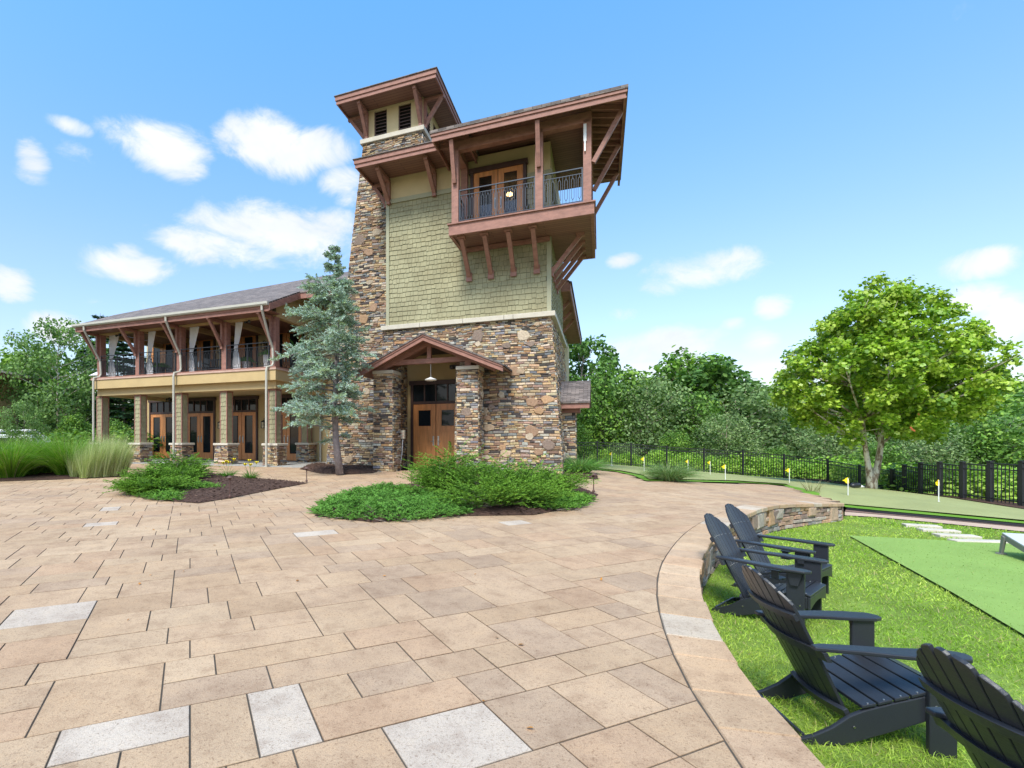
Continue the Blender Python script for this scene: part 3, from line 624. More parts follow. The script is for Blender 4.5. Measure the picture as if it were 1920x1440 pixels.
# walls with doors (lower and upper)
WV=20.7; DU=[(-23.03,-21.25),(-20.44,-18.66),(-17.76,-15.98),(-15.08,-13.3)]
c=MB(); lo_=-23.4; zl=3.3
def wallrow(z0,z1,top,frames):
    x=lo_
    for a,b in frames:
        c.box(x,a-.1,WV,WV+.25,z0,top); c.box(a-.1,b+.1,WV,WV+.25,z1,top); x=b+.1
    c.box(x,-10.0,WV,WV+.25,z0,top)
wallrow(-.3,3.17,3.99,DU); 
c2=c; c=MB(); wallrow(3.99,6.5,7.35,DU); lw=bp(c2,'lower_wall','stucco'); uw=bp(c,'upper_wall','cream')
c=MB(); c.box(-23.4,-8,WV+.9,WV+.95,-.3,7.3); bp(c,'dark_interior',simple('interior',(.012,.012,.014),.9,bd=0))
for i,(a,b) in enumerate(DU[::-1]):
    door('veranda_door',a,b,WV-.02,.05,2.46,3.1,'glass'); door('upper_door',a,b,WV-.02,3.99,6.4,None,'glass')
c=MB(); c.box(-23.4,-23.15,WV+.25,30,-.3,7.3); bp(c,'end_wall','stucco')
# upper posts, beams, braces
c=MB(); c.box(-22.45,-12.08,16.9,17.15,6.03,6.27); c.box(-12.33,-12.08,17.15,WV,6.03,6.27); c.box(-22.4,-22.15,17.15,WV,6.03,6.27)
for u in UK[1:4]: c.box(u-.1,u+.1,17.15,WV,6.05,6.27)
bp(c,'eave_beam','stucco')
for u in UK:
    c=MB(); x=u+.1; c.box(x-.13,x+.13,16.88,17.14,3.99,6.03); bp(c,'veranda_post','timber')
    c=MB(); knee(c,x-.06,16.87,5.0,5.98,.8,w=.11); bp(c,'eave_brace','timber')
c=MB(); c.box(-12.78,-12.52,20.42,20.68,3.99,6.03); bp(c,'veranda_post','timber')
# gable panel
k=.46; c=MB(); c.extr([(16.9,6.271),(WV,6.271),(WV,7.9),(18.0,7.2),(17.0,6.72)],'x',-12.3,-12.1); bp(c,'gable_panel','stucco')
def rz(v): return 6.33+.46*(v-15.9)
T=.07
top=[(-22.4,15.9),(-11.7,15.9),(-11.7,18.0),(-6.5,18.0),(-6.5,24.4),(-12.7,24.4),(-18.25,21.4),(-22.4,17.9)]
c=MB(); V=[(x,y,rz(y)-T) for x,y in top]+[(x,y,rz(y)) for x,y in top]; n=len(top)
c.add(V,[tuple(range(n-1,-1,-1)),tuple(range(n,2*n))]+[(i,(i+1)%n,n+(i+1)%n,n+i) for i in range(n)])
hp=[(-22.4,17.9,rz(17.9)),(-18.25,21.4,rz(21.4)),(-12.7,24.4,rz(24.4)),(-14,30,9.6),(-22.6,30,6.6)]
c.add([(x,y,z-.002) for x,y,z in hp]+[(x,y,z-.06) for x,y,z in hp],[(0,4,3,2,1),(5,6,7,8,9),(0,1,6,5),(3,4,9,8),(4,0,5,9)])
c.add([(-6.5,24.4,rz(24.4)),(-12.7,24.4,rz(24.4)),(-14,30,9.6),(-6.5,30,9.6),(-6.5,24.4,rz(24.4)-.06),(-12.7,24.4,rz(24.4)-.06),(-14,30,9.54),(-6.5,30,9.54)],[(0,1,2,3),(7,6,5,4)])
wr=bp(c,'wing_roof','roof')
c=MB(); c.box(-22.35,-11.75,15.94,15.99,6.0,6.24); c.box(-22.35,-11.75,15.91,15.938,6.12,6.25)
c.hexa([(-11.74,15.92,6.02),(-11.68,15.92,6.02),(-11.68,18.05,7.0),(-11.74,18.05,7.0),(-11.74,15.92,6.27),(-11.68,15.92,6.27),(-11.68,18.05,7.25),(-11.74,18.05,7.25)])
c.hexa([(-11.9,15.99,6.05),(-11.741,15.99,6.05),(-11.741,18.05,7.0),(-11.9,18.05,7.0),(-11.9,15.99,6.1),(-11.741,15.99,6.1),(-11.741,18.05,7.05),(-11.9,18.05,7.05)])
c.box(-11.68,-6.5,18.03,18.1,7.0,7.24)
c.hexa([(-22.41,15.92,6.02),(-22.35,15.92,6.02),(-22.35,18.0,6.95),(-22.41,18.0,6.95),(-22.41,15.92,6.27),(-22.35,15.92,6.27),(-22.35,18.0,7.2),(-22.41,18.0,7.2)])
c.build('fascia',M['timber'],wr)
c=MB(); c.box(-22.3,-11.9,15.99,16.9,6.09,6.12); c.box(-22.15,-12.33,17.15,WV,6.272,6.3); c.build('soffit',M['soffit'],wr)
c=MB()
prof=[(15.78,6.335),(15.78,6.25),(15.82,6.20),(15.905,6.20),(15.905,6.21),(15.83,6.215),(15.795,6.255),(15.795,6.335)]
c.extr([(a,b) for a,b in prof],'x',-22.42,-11.72); c.box(-11.72,-11.7,15.78,15.905,6.2,6.335); c.box(-22.44,-22.42,15.78,15.905,6.2,6.335); c.build('gutter',M['pipe'],wr)
# downpipes
for ut,ub in ((-21.75,-21.95),(-16.85,-17.05),(-12.0,-12.25)):
    c=MB(); c.tube([(ut,15.86,6.22),(ut,15.86,6.05),(ub+.12,16.5,5.1),(ub+.12,16.72,4.75),(ub+.12,16.76,4.15),(ub+.1,16.7,4.02),(ub,16.5,3.95),(ub,16.47,3.8),(ub,16.47,.12),(ub,16.47,-.1)],.048,12)
    c.box(ub-.07,ub+.07,16.4,16.54,-.1,.02); c.lathe([(.054,0),(.054,.05)],12,(ub,16.47,2.4)); c.lathe([(.054,0),(.054,.05)],12,(ub,16.47,.85)); bp(c,'downpipe','pipe')
c=MB(); c.tube([(-12.25,20.6,3.7),(-12.25,20.6,-.1)],.05,12); bp(c,'downpipe','pipe')
for i in range(4):
    a,b=UK[i+1]+.25,UK[i]-.05; railing((a,16.85),(b,16.85),3.99,1.02,mat='metal',pitch=.17)
railing((-12.2,17.2),(-12.2,20.4),3.99,1.02,mat='metal'); railing((-22.1,17.2),(-22.1,20.6),3.99,1.02,mat='metal')
# lanterns, security lights
def lantern(u,v,z):
    c=MB(); c.box(u-.05,u+.05,v-.03,v,z+.0,z+.3); c.tube([(u,v-.02,z+.24),(u,v-.1,z+.36),(u,v-.2,z+.33)],.014,8)
    c.lathe([(.001,.3),(.05,.27),(.19,.2),(.19,.185),(.001,.185)],4,(u,v-.2,z)); 
    for a in (-.08,.08):
        for b in (-.08,.08): c.box(u+a-.012,u+a+.012,v-.2+b-.012,v-.2+b+.012,z-.1,z+.185)
    c.box(u-.095,u+.095,v-.295,v-.105,z-.12,z-.1); c.box(u-.092,u+.092,v-.292,v-.108,z+.03,z+.045)
    l=bp(c,'wall_lantern','metal'); c=MB(); c.box(u-.07,u+.07,v-.27,v-.13,z-.099,z+.18); c.build('lantern_glass',M['lampglass'],l)
for a,b in zip(DU[:-1],DU[1:]):
    m=(a[1]+b[0])/2+.12
    lantern(m,WV,1.75); lantern(m,WV,5.6)
def spot(u,v,z):
    c=MB(); c.lathe([(.06,0),(.06,.04),(.02,.05)],12,(u,v,z)); 
    for s_ in (-1,1): c.tube([(u,v,z),(u+s_*.09,v-.03,z-.03),(u+s_*.11,v-.12,z-.06)],[.02,.03,.055],10)
    bp(c,'security_light','metal')
spot(-20.9,17.0,5.98); spot(-13.5,17.0,5.98); spot(-21.3,20.3,3.25); spot(-13.3,20.2,3.25)
c=MB(); c.box(-5.2,-4.85,18.02,18.16,3.72,3.85); c.tube([(-5.1,18.05,3.78),(-5.1,17.95,3.74)],.06,10); bp(c,'emergency_light','metal')
c=MB(); c.box(-.44,-.36,15.48,15.52,9.75,10.25); c.box(-.42,-.38,15.46,15.5,9.45,9.75); bp(c,'wall_speaker','white')
# concrete veranda floor
c=MB(); c.box(-23.6,-10.4,16.62,20.95,-.3,.035); o=c.build('veranda_slab',M['concrete'],None,rz=-TH); o['kind']='structure'
# ================================================================== SITE
LZ=-.75
px_edge=[(1500,1395),(1452,1342),(1400,1280),(1350,1205),(1318,1140),(1306,1085),(1312,1050),(1330,1015),(1355,990),(1400,963),(1440,949.5),(1480,945.5),(1530,944.5),(1580,944)]
E0=[at(*p) for p in px_edge]
d0=(E0[0][0]-E0[1][0],E0[0][1]-E0[1][1]); L0=math.hypot(*d0)
E0=[(E0[0][0]+d0[0]/L0*1.6+.25,E0[0][1]+d0[1]/L0*1.9),(E0[0][0]+d0[0]/L0*.6+.02,E0[0][1]+d0[1]/L0*.6)]+E0
EDGE=smooth(E0,5)
back=[at(*p) for p in [(1581,943),(1516,926),(1468,911),(1400,907),(1300,905),(1210,903),(1187,893),(1150,885),(1112,881)]]
PLAZA=EDGE+back[1:]+[(W(-.4,18.6)[0],W(-.4,18.6)[1]),(W(-.4,16.4)[0],W(-.4,16.4)[1]),tuple(W(-10.4,16.8)[:2]),tuple(W(-10.4,16.62)[:2]),tuple(W(-23.6,16.62)[:2]),(-24,14),(-20,6),(-9,.2),(EDGE[0][0]-.5,.2)]
PLAZA[-1]=(EDGE[0][0],min(.2,EDGE[0][1]))
# signed data of the curved edge
EP=np.array(EDGE); ED=np.diff(EP,axis=0); EL_=np.linalg.norm(ED,axis=1); ES=np.concatenate([[0],np.cumsum(EL_)])
def edge_near(x,y):
    p=np.array([x,y]); t=np.clip(((p-EP[:-1])*ED).sum(1)/EL_**2,0,1); q=EP[:-1]+ED*t[:,None]; d=np.linalg.norm(q-p,axis=1); i=int(d.argmin())
    tn=ED[i]/EL_[i]; nin=np.array([-tn[1],tn[0]])   # left of travel direction = plaza side (travelling away from camera)
    return q[i],nin,float(((p-q[i])*nin).sum())
def edge_at(s):
    i=min(len(ED)-1,max(0,int(np.searchsorted(ES,s)-1))); t=(s-ES[i])/EL_[i]; p=EP[i]+ED[i]*t
    # smoothed tangent
    a=EP[max(0,i-1)];b=EP[min(len(EP)-1,i+2)]; tn=(b-a)/np.linalg.norm(b-a); return p,np.array([-tn[1],tn[0]])
# sunken lawn region
gf=[at(px,py,-.72) for px,py in [(1584,955),(1640,962),(1700,967),(1780,974),(1920,987)]]
gend=(gf[-1][0]+(gf[-1][0]-gf[-2][0])*2.5,gf[-1][1]+(gf[-1][1]-gf[-2][1])*2.5)
LAWN=EDGE+gf+[gend,(16,.2),(EDGE[0][0],.2)]
LAWN=[p for p in LAWN]
def gground(x,y):
    far=max(0,y-(27+max(0,(x-10))*-.1)) if x>6 else 0
    if x>18.5: far=max(far,(x-19)*1.0)
    z=g(x,y)-.06-.16*min(far,60)
    if x<-11 and y>18: z-=.05*min(20,(y-18))
    return z
def gz(x,y):
    if inpoly(x,y,LAWN) or inpoly(x+.18,y-.05,LAWN) or inpoly(x-.1,y-.4,LAWN) or inpoly(x,y-.8,LAWN) or inpoly(x-.4,y-1.1,LAWN) or inpoly(x-.8,y-1.6,LAWN) or inpoly(x-.9,y-1.95,LAWN): return min(LZ-.06,gground(x,y))
    return gground(x,y)
xs=np.concatenate([np.linspace(-400,-60,9),np.linspace(-50,-20,11),np.arange(-18,0,1.5),np.arange(0,16,.25),np.arange(16,40,1.0),np.linspace(42,80,12),np.linspace(100,500,9)])
ys=np.concatenate([np.linspace(-60,-5,8),np.arange(-3,0,1),np.arange(0,16,.25),np.arange(16,42,1.0),np.linspace(44,100,16),np.linspace(130,700,10)])
me=bpy.data.meshes.new('ground'); nx=len(xs); ny=len(ys)
me.from_pydata([(x,y,gz(x,y)) for y in ys for x in xs],[],[(j*nx+i,j*nx+i+1,(j+1)*nx+i+1,(j+1)*nx+i) for j in range(ny-1) for i in range(nx-1)])
me.materials.append(M['ground']); go=link(bpy.data.objects.new('ground',me)); go['kind']='structure'
# plaza: joint bed and pavers (one mesh of stones laid in random ashlar)
INNER=.34
sheet('plaza_joints',PLAZA,lambda x,y:g(x,y)-.0075,M['joint'],.8)
PA=math.radians(22.8); ax=np.array([math.cos(PA),math.sin(PA)]); ay=np.array([-math.sin(PA),math.cos(PA)])
BEDS=[]
def clip(poly,q,n,off=0):
    out=[]
    for i in range(len(poly)):
        a=poly[i];b=poly[(i+1)%len(poly)]; da=((a-q)*n).sum()-off; db=((b-q)*n).sum()-off
        if da>=0: out.append(a)
        if (da>=0)!=(db>=0): out.append(a+(b-a)*(da/(da-db)))
    return out
WHITE_PX=[(545,1195),(520,1315),(195,1380),(912,1108),(900,1405),(570,1004),(940,980),(0,1172)]
WH=[at(*p) for p in WHITE_PX]
U=.152; sizes=[(4,3,6),(4,2,3),(3,3,6),(3,2,3),(2,2,1.6),(2,3,4),(4,4,2),(2,4,3),(3,4,4),(6,3,.4),(5,3,1),(6,2,.8),(3,1,.25)]
gx0,gx1,gy0,gy1=-170,150,-10,190
occ=set(); rp=random.Random(5)
def pos(i,j): return ax*(i*U)+ay*(j*U)
okc={}
def incell(i,j):
    k=(i//3,j//3)
    if k not in okc:
        p=pos(k[0]*3+1.5,k[1]*3+1.5); okc[k]=inpoly(p[0],p[1],PLAZA) or any(inpoly(p[0]+a,p[1]+b,PLAZA) for a,b in ((.5,0),(-.5,0),(0,.5),(0,-.5)))
    return okc[k]
PB=MB(); PBt=[]
base=[(.51,.354,.226),(.53,.376,.245),(.50,.351,.232),(.54,.390,.258),(.51,.346,.224),(.475,.34,.233),(.52,.366,.24)]
def add_paver(poly,whitep=False):
    poly=[np.array(p) for p in poly]; cc=sum(poly)/len(poly)
    q,n,d=edge_near(*cc)
    if d<-.3 and cc[1]<back[0][1]+.3: return
    if cc[1]<back[0][1]+1 and d<INNER+.6: poly=clip(poly,q,n,INNER+.005)
    if len(poly)<3: return
    area=.5*abs(sum(poly[i][0]*poly[(i+1)%len(poly)][1]-poly[(i+1)%len(poly)][0]*poly[i][1] for i in range(len(poly))))
    if area<.0012: return
    cc=sum(poly)/len(poly)
    if not inpoly(cc[0],cc[1],PLAZA): return
    gp=.004; ins=.003
    n_=len(poly); sgn=1 if sum(poly[i][0]*poly[(i+1)%n_][1]-poly[(i+1)%n_][0]*poly[i][1] for i in range(n_))>0 else -1
    bis=[]
    for i in range(n_):
        a=poly[i]-poly[i-1]; b=poly[(i+1)%n_]-poly[i]; a=a/max(np.linalg.norm(a),1e-6); b=b/max(np.linalg.norm(b),1e-6)
        n1=np.array([-a[1],a[0]])*sgn; n2=np.array([-b[1],b[0]])*sgn; bis.append((n1+n2)/max(.35,1+float(n1@n2)))
    def sh(i,k): return poly[i]+bis[i]*k
    rz_=rp.uniform(-.0015,.0015)
    V=[(*sh(i,gp),g(*p)-.04) for i,p in enumerate(poly)]+[(*sh(i,gp),g(*p)-.003+rz_) for i,p in enumerate(poly)]+[(*sh(i,gp+ins),g(*p)+rz_) for i,p in enumerate(poly)]
    fs=[(i,(i+1)%n_,n_+(i+1)%n_,n_+i) for i in range(n_)]+[(n_+i,n_+(i+1)%n_,2*n_+(i+1)%n_,2*n_+i) for i in range(n_)]+[tuple(range(2*n_,3*n_))]
    col=rp.choice(base); k=rp.uniform(.88,.98)
    if whitep: col,k=(.54,.455,.375),1.0
    cc_=tuple(c*k for c in col); PB.add(V,fs,[(.16,.13,.10)]*n_+[tuple(c*.55 for c in cc_)]*n_+[cc_]*n_)
for i in range(gx0,gx1):
    for j in range(gy0,gy1):
        if (i,j) in occ or not incell(i,j): continue
        opts=[]
        for a,b,w in sizes:
            if all((i+x,j+y) not in occ for y in range(b) for x in (0,a-1)): opts.append((a,b,w))
        run=0
        while (i,j+run) not in occ and run<7: run+=1
        opts=[o for o in opts if o[1]==run or run-o[1]>=2] or [(2 if all((i+1,j+y) not in occ for y in range(min(run,3))) else 1,min(run,3),1)]
        a,b,_=rp.choices(opts,[o[2] for o in opts])[0]
        for x in range(a):
            for y in range(b): occ.add((i+x,j+y))
        P=[pos(i,j),pos(i+a,j),pos(i+a,j+b),pos(i,j+b)]
        wh=any(((w[0]-P[0][0])*ax[0]+(w[1]-P[0][1])*ax[1])/U<a and ((w[0]-P[0][0])*ax[0]+(w[1]-P[0][1])*ax[1])>=0 and 0<=((w[0]-P[0][0])*ay[0]+(w[1]-P[0][1])*ay[1])/U<b for w in WH)
        add_paver(P,(wh and a*b<=12 and max(a,b)<=2*min(a,b)) or (rp.random()<.008 and a*b<7))
o=PB.build('plaza_paving',M['paver'],None,tint=True); o['kind']='structure'
# retaining wall with coping
rw=empty('retaining_wall',(EDGE[30][0],EDGE[30][1],LZ)); tag(rw,'low curved fieldstone retaining wall with paver coping between plaza and lawn','wall'); RW=Vector((EDGE[30][0],EDGE[30][1],LZ))
def rel(p,o): return (p[0]-o[0],p[1]-o[1],p[2]-o[2])
s=0; cp=MB(); r=random.Random(3); tot=ES[-1]
while s<tot-.05:
    w=r.uniform(.28,.46); s1=min(s+w,tot); 
    if tot-s1<.2: s1=tot
    a0,n0=edge_at(s+.004);a1,n1=edge_at(s1-.004)
    k=[a0,a1,a1+n1*INNER,a0+n0*INNER]; wob=r.uniform(-.012,.012); k[0]=a0-n0*(.03+wob);k[1]=a1-n1*(.03+wob)
    V=[(p[0],p[1],g(*p)-.062) for p in k]+[(p[0],p[1],g(*p)-.003) for p in k]
    cc=sum(k)/4; V+=[(*(p+(cc-p)*.03),g(*p)+.006) for p in k]
    V=[rel(p,RW) for p in V]; fs=[(i,(i+1)%4,4+(i+1)%4,4+i) for i in range(4)]+[(4+i,4+(i+1)%4,8+(i+1)%4,8+i) for i in range(4)]+[(8,9,10,11),(3,2,1,0)]
    col=r.choice(base+[(.55,.435,.32)]*2+[(.56,.47,.37)]*1); kk=r.uniform(.92,1.08); cp.add(V,fs,tuple(c*kk for c in col)); s=s1
cp.build('coping',M['paver'],rw,tint=True)
core=MB(); st=MB(); r=random.Random(9)
for i in range(len(EP)-1):
    (a,na),(b,nb)=edge_at(ES[i]+1e-4),edge_at(ES[i+1]-1e-4); a=EP[i];b=EP[i+1]
    q=[a+na*.05,b+nb*.05,b+nb*.3,a+na*.3]; core.hexa([rel((p[0],p[1],-1.0),RW) for p in q]+[rel((p[0],p[1],g(*p)-.063),RW) for p in q])
core.build('wall_core',M['mortar'],rw)
t=0; 
def estone(s0,s1,z0,z1,o,col):
    m=max(2,int((s1-s0)/.12)+1); fr=[];bk=[]
    n=5
    P=[]
    for k,(fs_,fz) in enumerate(((0,0),(1,0),(1,1),(0,1))):
        s_=s0+.006+(s1-s0-.012)*fs_; z_=z0+.006+(z1-z0-.012)*fz; P.append((s_+r.uniform(-.012,.012),z_+r.uniform(-.01,.01)))
    def X(sz,off):
        p,nn=edge_at(min(max(sz[0],0),tot-.001)); q=p+nn*(.05-off); return rel((q[0],q[1],sz[1]),RW)
    cx=sum(p[0] for p in P)/4;cz=sum(p[1] for p in P)/4
    mid=[(cx+(p[0]-cx)*.82,cz+(p[1]-cz)*.78) for p in P]
    V=[X(p,-.02) for p in P]+[X(p,o*.7) for p in P]+[X(p,o+r.uniform(-.006,.01)) for p in mid]
    st.add(V,[(i,(i+1)%4,4+(i+1)%4,4+i) for i in range(4)]+[(4+i,4+(i+1)%4,8+(i+1)%4,8+i) for i in range(4)]+[(8,9,10,11)],col)
WCOL=[(.42,.27,.19),(.50,.35,.25),(.34,.24,.19),(.45,.38,.32),(.28,.2,.17),(.48,.30,.18),(.36,.33,.31)]
z=-.85
while z<-.05:
    h=r.uniform(.07,.13); s=0
    while s<tot:
        w=r.uniform(.12,.38); s1=min(tot,s+w); p,_=edge_at((s+s1)/2); topz=g(*p)-.065
        if z<topz-.02:
            c=r.choice(WCOL);k=r.uniform(.8,1.25); estone(s,s1,z,min(z+h,topz),r.uniform(.02,.055),tuple(x*k for x in c))
        s=s1
    z+=h
for q in range(26):
    s=r.uniform(0,tot-.5); p,_=edge_at(s); tz=g(*p)-.07; estone(s,s+r.uniform(.2,.42),max(-.84,tz-r.uniform(.2,.36)),tz,.07,random.Random(q).choice(WCOL))
# end face of the wall at its far corner
p,n_=edge_at(tot-.01)
for zz_ in range(4):
    z0=-.82+zz_*.1
    for kx in range(2):
        a=p+n_*(kx*.16+.0); b=p+n_*(kx*.16+.15); tn=np.array([n_[1],-n_[0]])
        st.hexa([rel((*(a+tn*.0),z0),RW),rel((*(a+tn*.04),z0),RW),rel((*(b+tn*.04),z0),RW),rel((*(b+tn*.0),z0),RW),rel((*(a+tn*.0),z0+.09),RW),rel((*(a+tn*.035),z0+.09),RW),rel((*(b+tn*.035),z0+.09),RW),rel((*(b+tn*0),z0+.09),RW)],r.choice(WCOL))
st.build('wall_stones',M['stone'],rw,tint=True)
# mulch beds
def mound(P,h=.06):
    P=np.array(P+[P[0]])
    def f(x,y):
        p=np.array([x,y]); A=P[:-1];D=np.diff(P,axis=0); t=np.clip(((p-A)*D).sum(1)/np.maximum((D**2).sum(1),1e-9),0,1); d=np.linalg.norm(A+D*t[:,None]-p,axis=1).min()
        return g(x,y)+.012+h*min(1,d/.35)+.012*math.sin(x*9)*math.sin(y*8)*min(1,d/.2)
    return f
def bed(name,label,P,h=.06,chips=900,cat='mulch bed',res=.22):
    f=mound(P,h); o=sheet(name,P,f,M['mulch'],res,kind=None); tag(o,label,cat); o['kind']='structure'
    xs=[p[0] for p in P];ys=[p[1] for p in P]; c=MB(); r=random.Random(len(P)); n=0
    tries=0
    while n<chips and tries<chips*12:
        tries+=1; x=r.uniform(min(xs),max(xs));y=r.uniform(min(ys),max(ys))
        if not inpoly(x,y,P): continue
        n+=1; z=f(x,y)+r.uniform(.002,.02); a=r.uniform(0,6.28); l=r.uniform(.015,.045); w=r.uniform(.006,.014); t=r.uniform(-.6,.6)
        d=Vector((math.cos(a),math.sin(a),t*.5)); e=Vector((-math.sin(a),math.cos(a),r.uniform(-.5,.5)))
        p=Vector((x,y,z)); k=r.uniform(.6,1.7)
        c.add([p-d*l-e*w,p+d*l-e*w,p+d*l+e*w,p-d*l+e*w],[(0,1,2,3)],(.10*k,.062*k,.047*k))
    c.build('mulch_chips',M['mulch_chip'],o,tint=True)
    return o
bedA=[at(*p) for p in [(578,906),(500,921),(430,935),(372,944),(330,941),(270,936),(238,922),(246,900),(290,890),(380,886),(450,895),(520,901)]]
bedB=[at(*p) for p in [(590,968),(700,980),(860,968),(1000,966),(1100,948),(1122,928),(1090,915),(1000,905),(900,903),(770,908),(690,918),(610,945)]]
bed('mulch_bed','',bedA,chips=2600); bed('mulch_bed','',bedB,chips=2600)
wv=lambda u,v:tuple(W(u,v)[:2])
bedC=[at(562,880),at(600,888),at(650,890),at(699,887.5),wv(-7.3,16.7),wv(-7.2,17.2),wv(-9,17.3),wv(-10.1,17.35),wv(-10.2,18.5),at(575,872.5)]
bed('mulch_bed','',bedC,h=.12,chips=1200)
bedD=[wv(-3.55,15.75),at(960,889),at(1010,898),at(1122,899),at(1118,889),wv(-.3,17.6),wv(-1.0,17.0),wv(-1.05,16.45),wv(-3.55,16.45)]
bed('mulch_bed','',bedD,h=.05,chips=900)
bedE=[at(242,893),at(120,899),at(0,903),(-16,13.2),(-21,13.5),(-22,17.0),at(60,868),at(160,868),at(236,877)]
bed('mulch_bed','',bedE,h=.05,chips=1200,res=.4)
for o in [o for o in COL.objects if o.name.startswith('mulch_bed')]:
    for k in ('label','category'):
        if k in o: del o[k]
# putting green and its edges
near=[at(*p) for p in [(1105,877),(1112,880),(1150,884),(1187,892),(1210,902),(1300,904),(1400,906),(1468,910),(1516,925),(1560,938)]]
front=[at(px,py,LZ+.08) for px,py in [(1586,952),(1640,957.5),(1780,970),(1920,983)]]
fe=(front[-1][0]+(front[-1][0]-front[-2][0])*2.2,front[-1][1]+(front[-1][1]-front[-2][1])*2.2)
far=[at(*p) for p in [(1108,868.5),(1135,871),(1250,881),(1320,886),(1393,893),(1480,899),(1560,907),(1640,918),(1700,925),(1800,938),(1920,957)]]
fa=far[-1]; fae=(fa[0]+(fa[0]-far[-2][0])*2,fa[1]+(fa[1]-far[-2][1])*2)
def gg(dz):
    FA=np.array(front+[fe])
    def f(x,y):
        p=np.array([x,y]);A=FA[:-1];D=np.diff(FA,axis=0); t=np.clip(((p-A)*D).sum(1)/(D**2).sum(1),0,1); d=np.linalg.norm(A+D*t[:,None]-p,axis=1).min()
        k=min(1,d/1.6); k=k*k*(3-2*k); return (LZ+.08)*(1-k)+g(x,y)*k+dz
    return f
GREEN=near+front+[fe,fae]+far[::-1]
sheet('putting_green',GREEN,gg(.02),M['fringe'],.6)
def inset(P,d):
    c=MB(); A=np.array(P); out=[]; n=len(A)
    area=.5*sum(A[i][0]*A[(i+1)%n][1]-A[(i+1)%n][0]*A[i][1] for i in range(n)); sg=1 if area>0 else -1
    for i in range(n):
        a=A[i]-A[i-1];b=A[(i+1)%n]-A[i]; a/=np.linalg.norm(a);b/=np.linalg.norm(b); m=np.array([-a[1]-b[1],a[0]+b[0]])*sg; m/=max(np.linalg.norm(m),.3); out.append(tuple(A[i]+m*d))
    return out
sheet('putting_surface',inset(GREEN,.3),gg(.055),M['green'],.6)
ms=[at(*p) for p in [(1500,899.5),(1560,905.5),(1640,916.5),(1700,923),(1800,936.5),(1920,956)]]
mt=[at(*p) for p in [(1500,897),(1560,900.5),(1640,906),(1700,913),(1800,926),(1920,947)]]
o=sheet('mulch_strip',ms+mt[::-1],lambda x,y:g(x,y)+.03,M['mulch'],.5)
# path, edging, lawn, turf
pa=[at(px,py,LZ+.02) for px,py in [(1584,959.5),(1640,964),(1700,969),(1780,976),(1920,989)]]
pb=[at(px,py,LZ+.02) for px,py in [(1920,996.5),(1780,982),(1700,974.5),(1640,969),(1584,966)]]
ext=lambda a,b,k:(b[0]+(b[0]-a[0])*k,b[1]+(b[1]-a[1])*k)
PATH=pa+[ext(pa[-2],pa[-1],2.2),ext(pb[1],pb[0],2.2)]+pb
sheet('path',PATH,lambda x,y:LZ+.02,M['path'],1.0)
MST=[(p[0],p[1]) for p in front]+[fe]+[ext(pa[-2],pa[-1],2.2)]+pa[::-1]
sheet('mulch_edge',MST,lambda x,y:LZ+.03,M['mulch_light'],.4)
c=MB(); fl=front+[fe]
for a,b in zip(fl[:-1],fl[1:]):
    c.hexa([(a[0],a[1]-.03,LZ-.05),(b[0],b[1]-.03,LZ-.05),(b[0],b[1],LZ-.05),(a[0],a[1],LZ-.05),(a[0],a[1]-.03,LZ+.085),(b[0],b[1]-.03,LZ+.085),(b[0],b[1],LZ+.085),(a[0],a[1],LZ+.085)])
o=c.build('green_edging',M['black_plastic']); o['kind']='structure'
LP=LAWN[:len(EDGE)]+[tuple(p) for p in pb[::-1]]+[ext(pb[1],pb[0],2.2),(17,.2),(EDGE[0][0],.2)]
sheet('lawn',LP,lambda x,y:LZ+.012*math.sin(x*1.7+y)*math.sin(y*1.3),M['lawnsoil'],.35)
tz=LZ+.03
T0=at(1592,1004,tz);T1=at(1785,1110,tz);T2=at(1920,1190,tz);T3=at(1873,1018,tz);T3b=at(1920,1022,tz)
TURF=[T0,T3,ext(T0,T3,3.2),(14,.3),ext(T1,T2,1.2),T2,T1]
sheet('play_turf',TURF,lambda x,y:tz,M['turf'],.6)
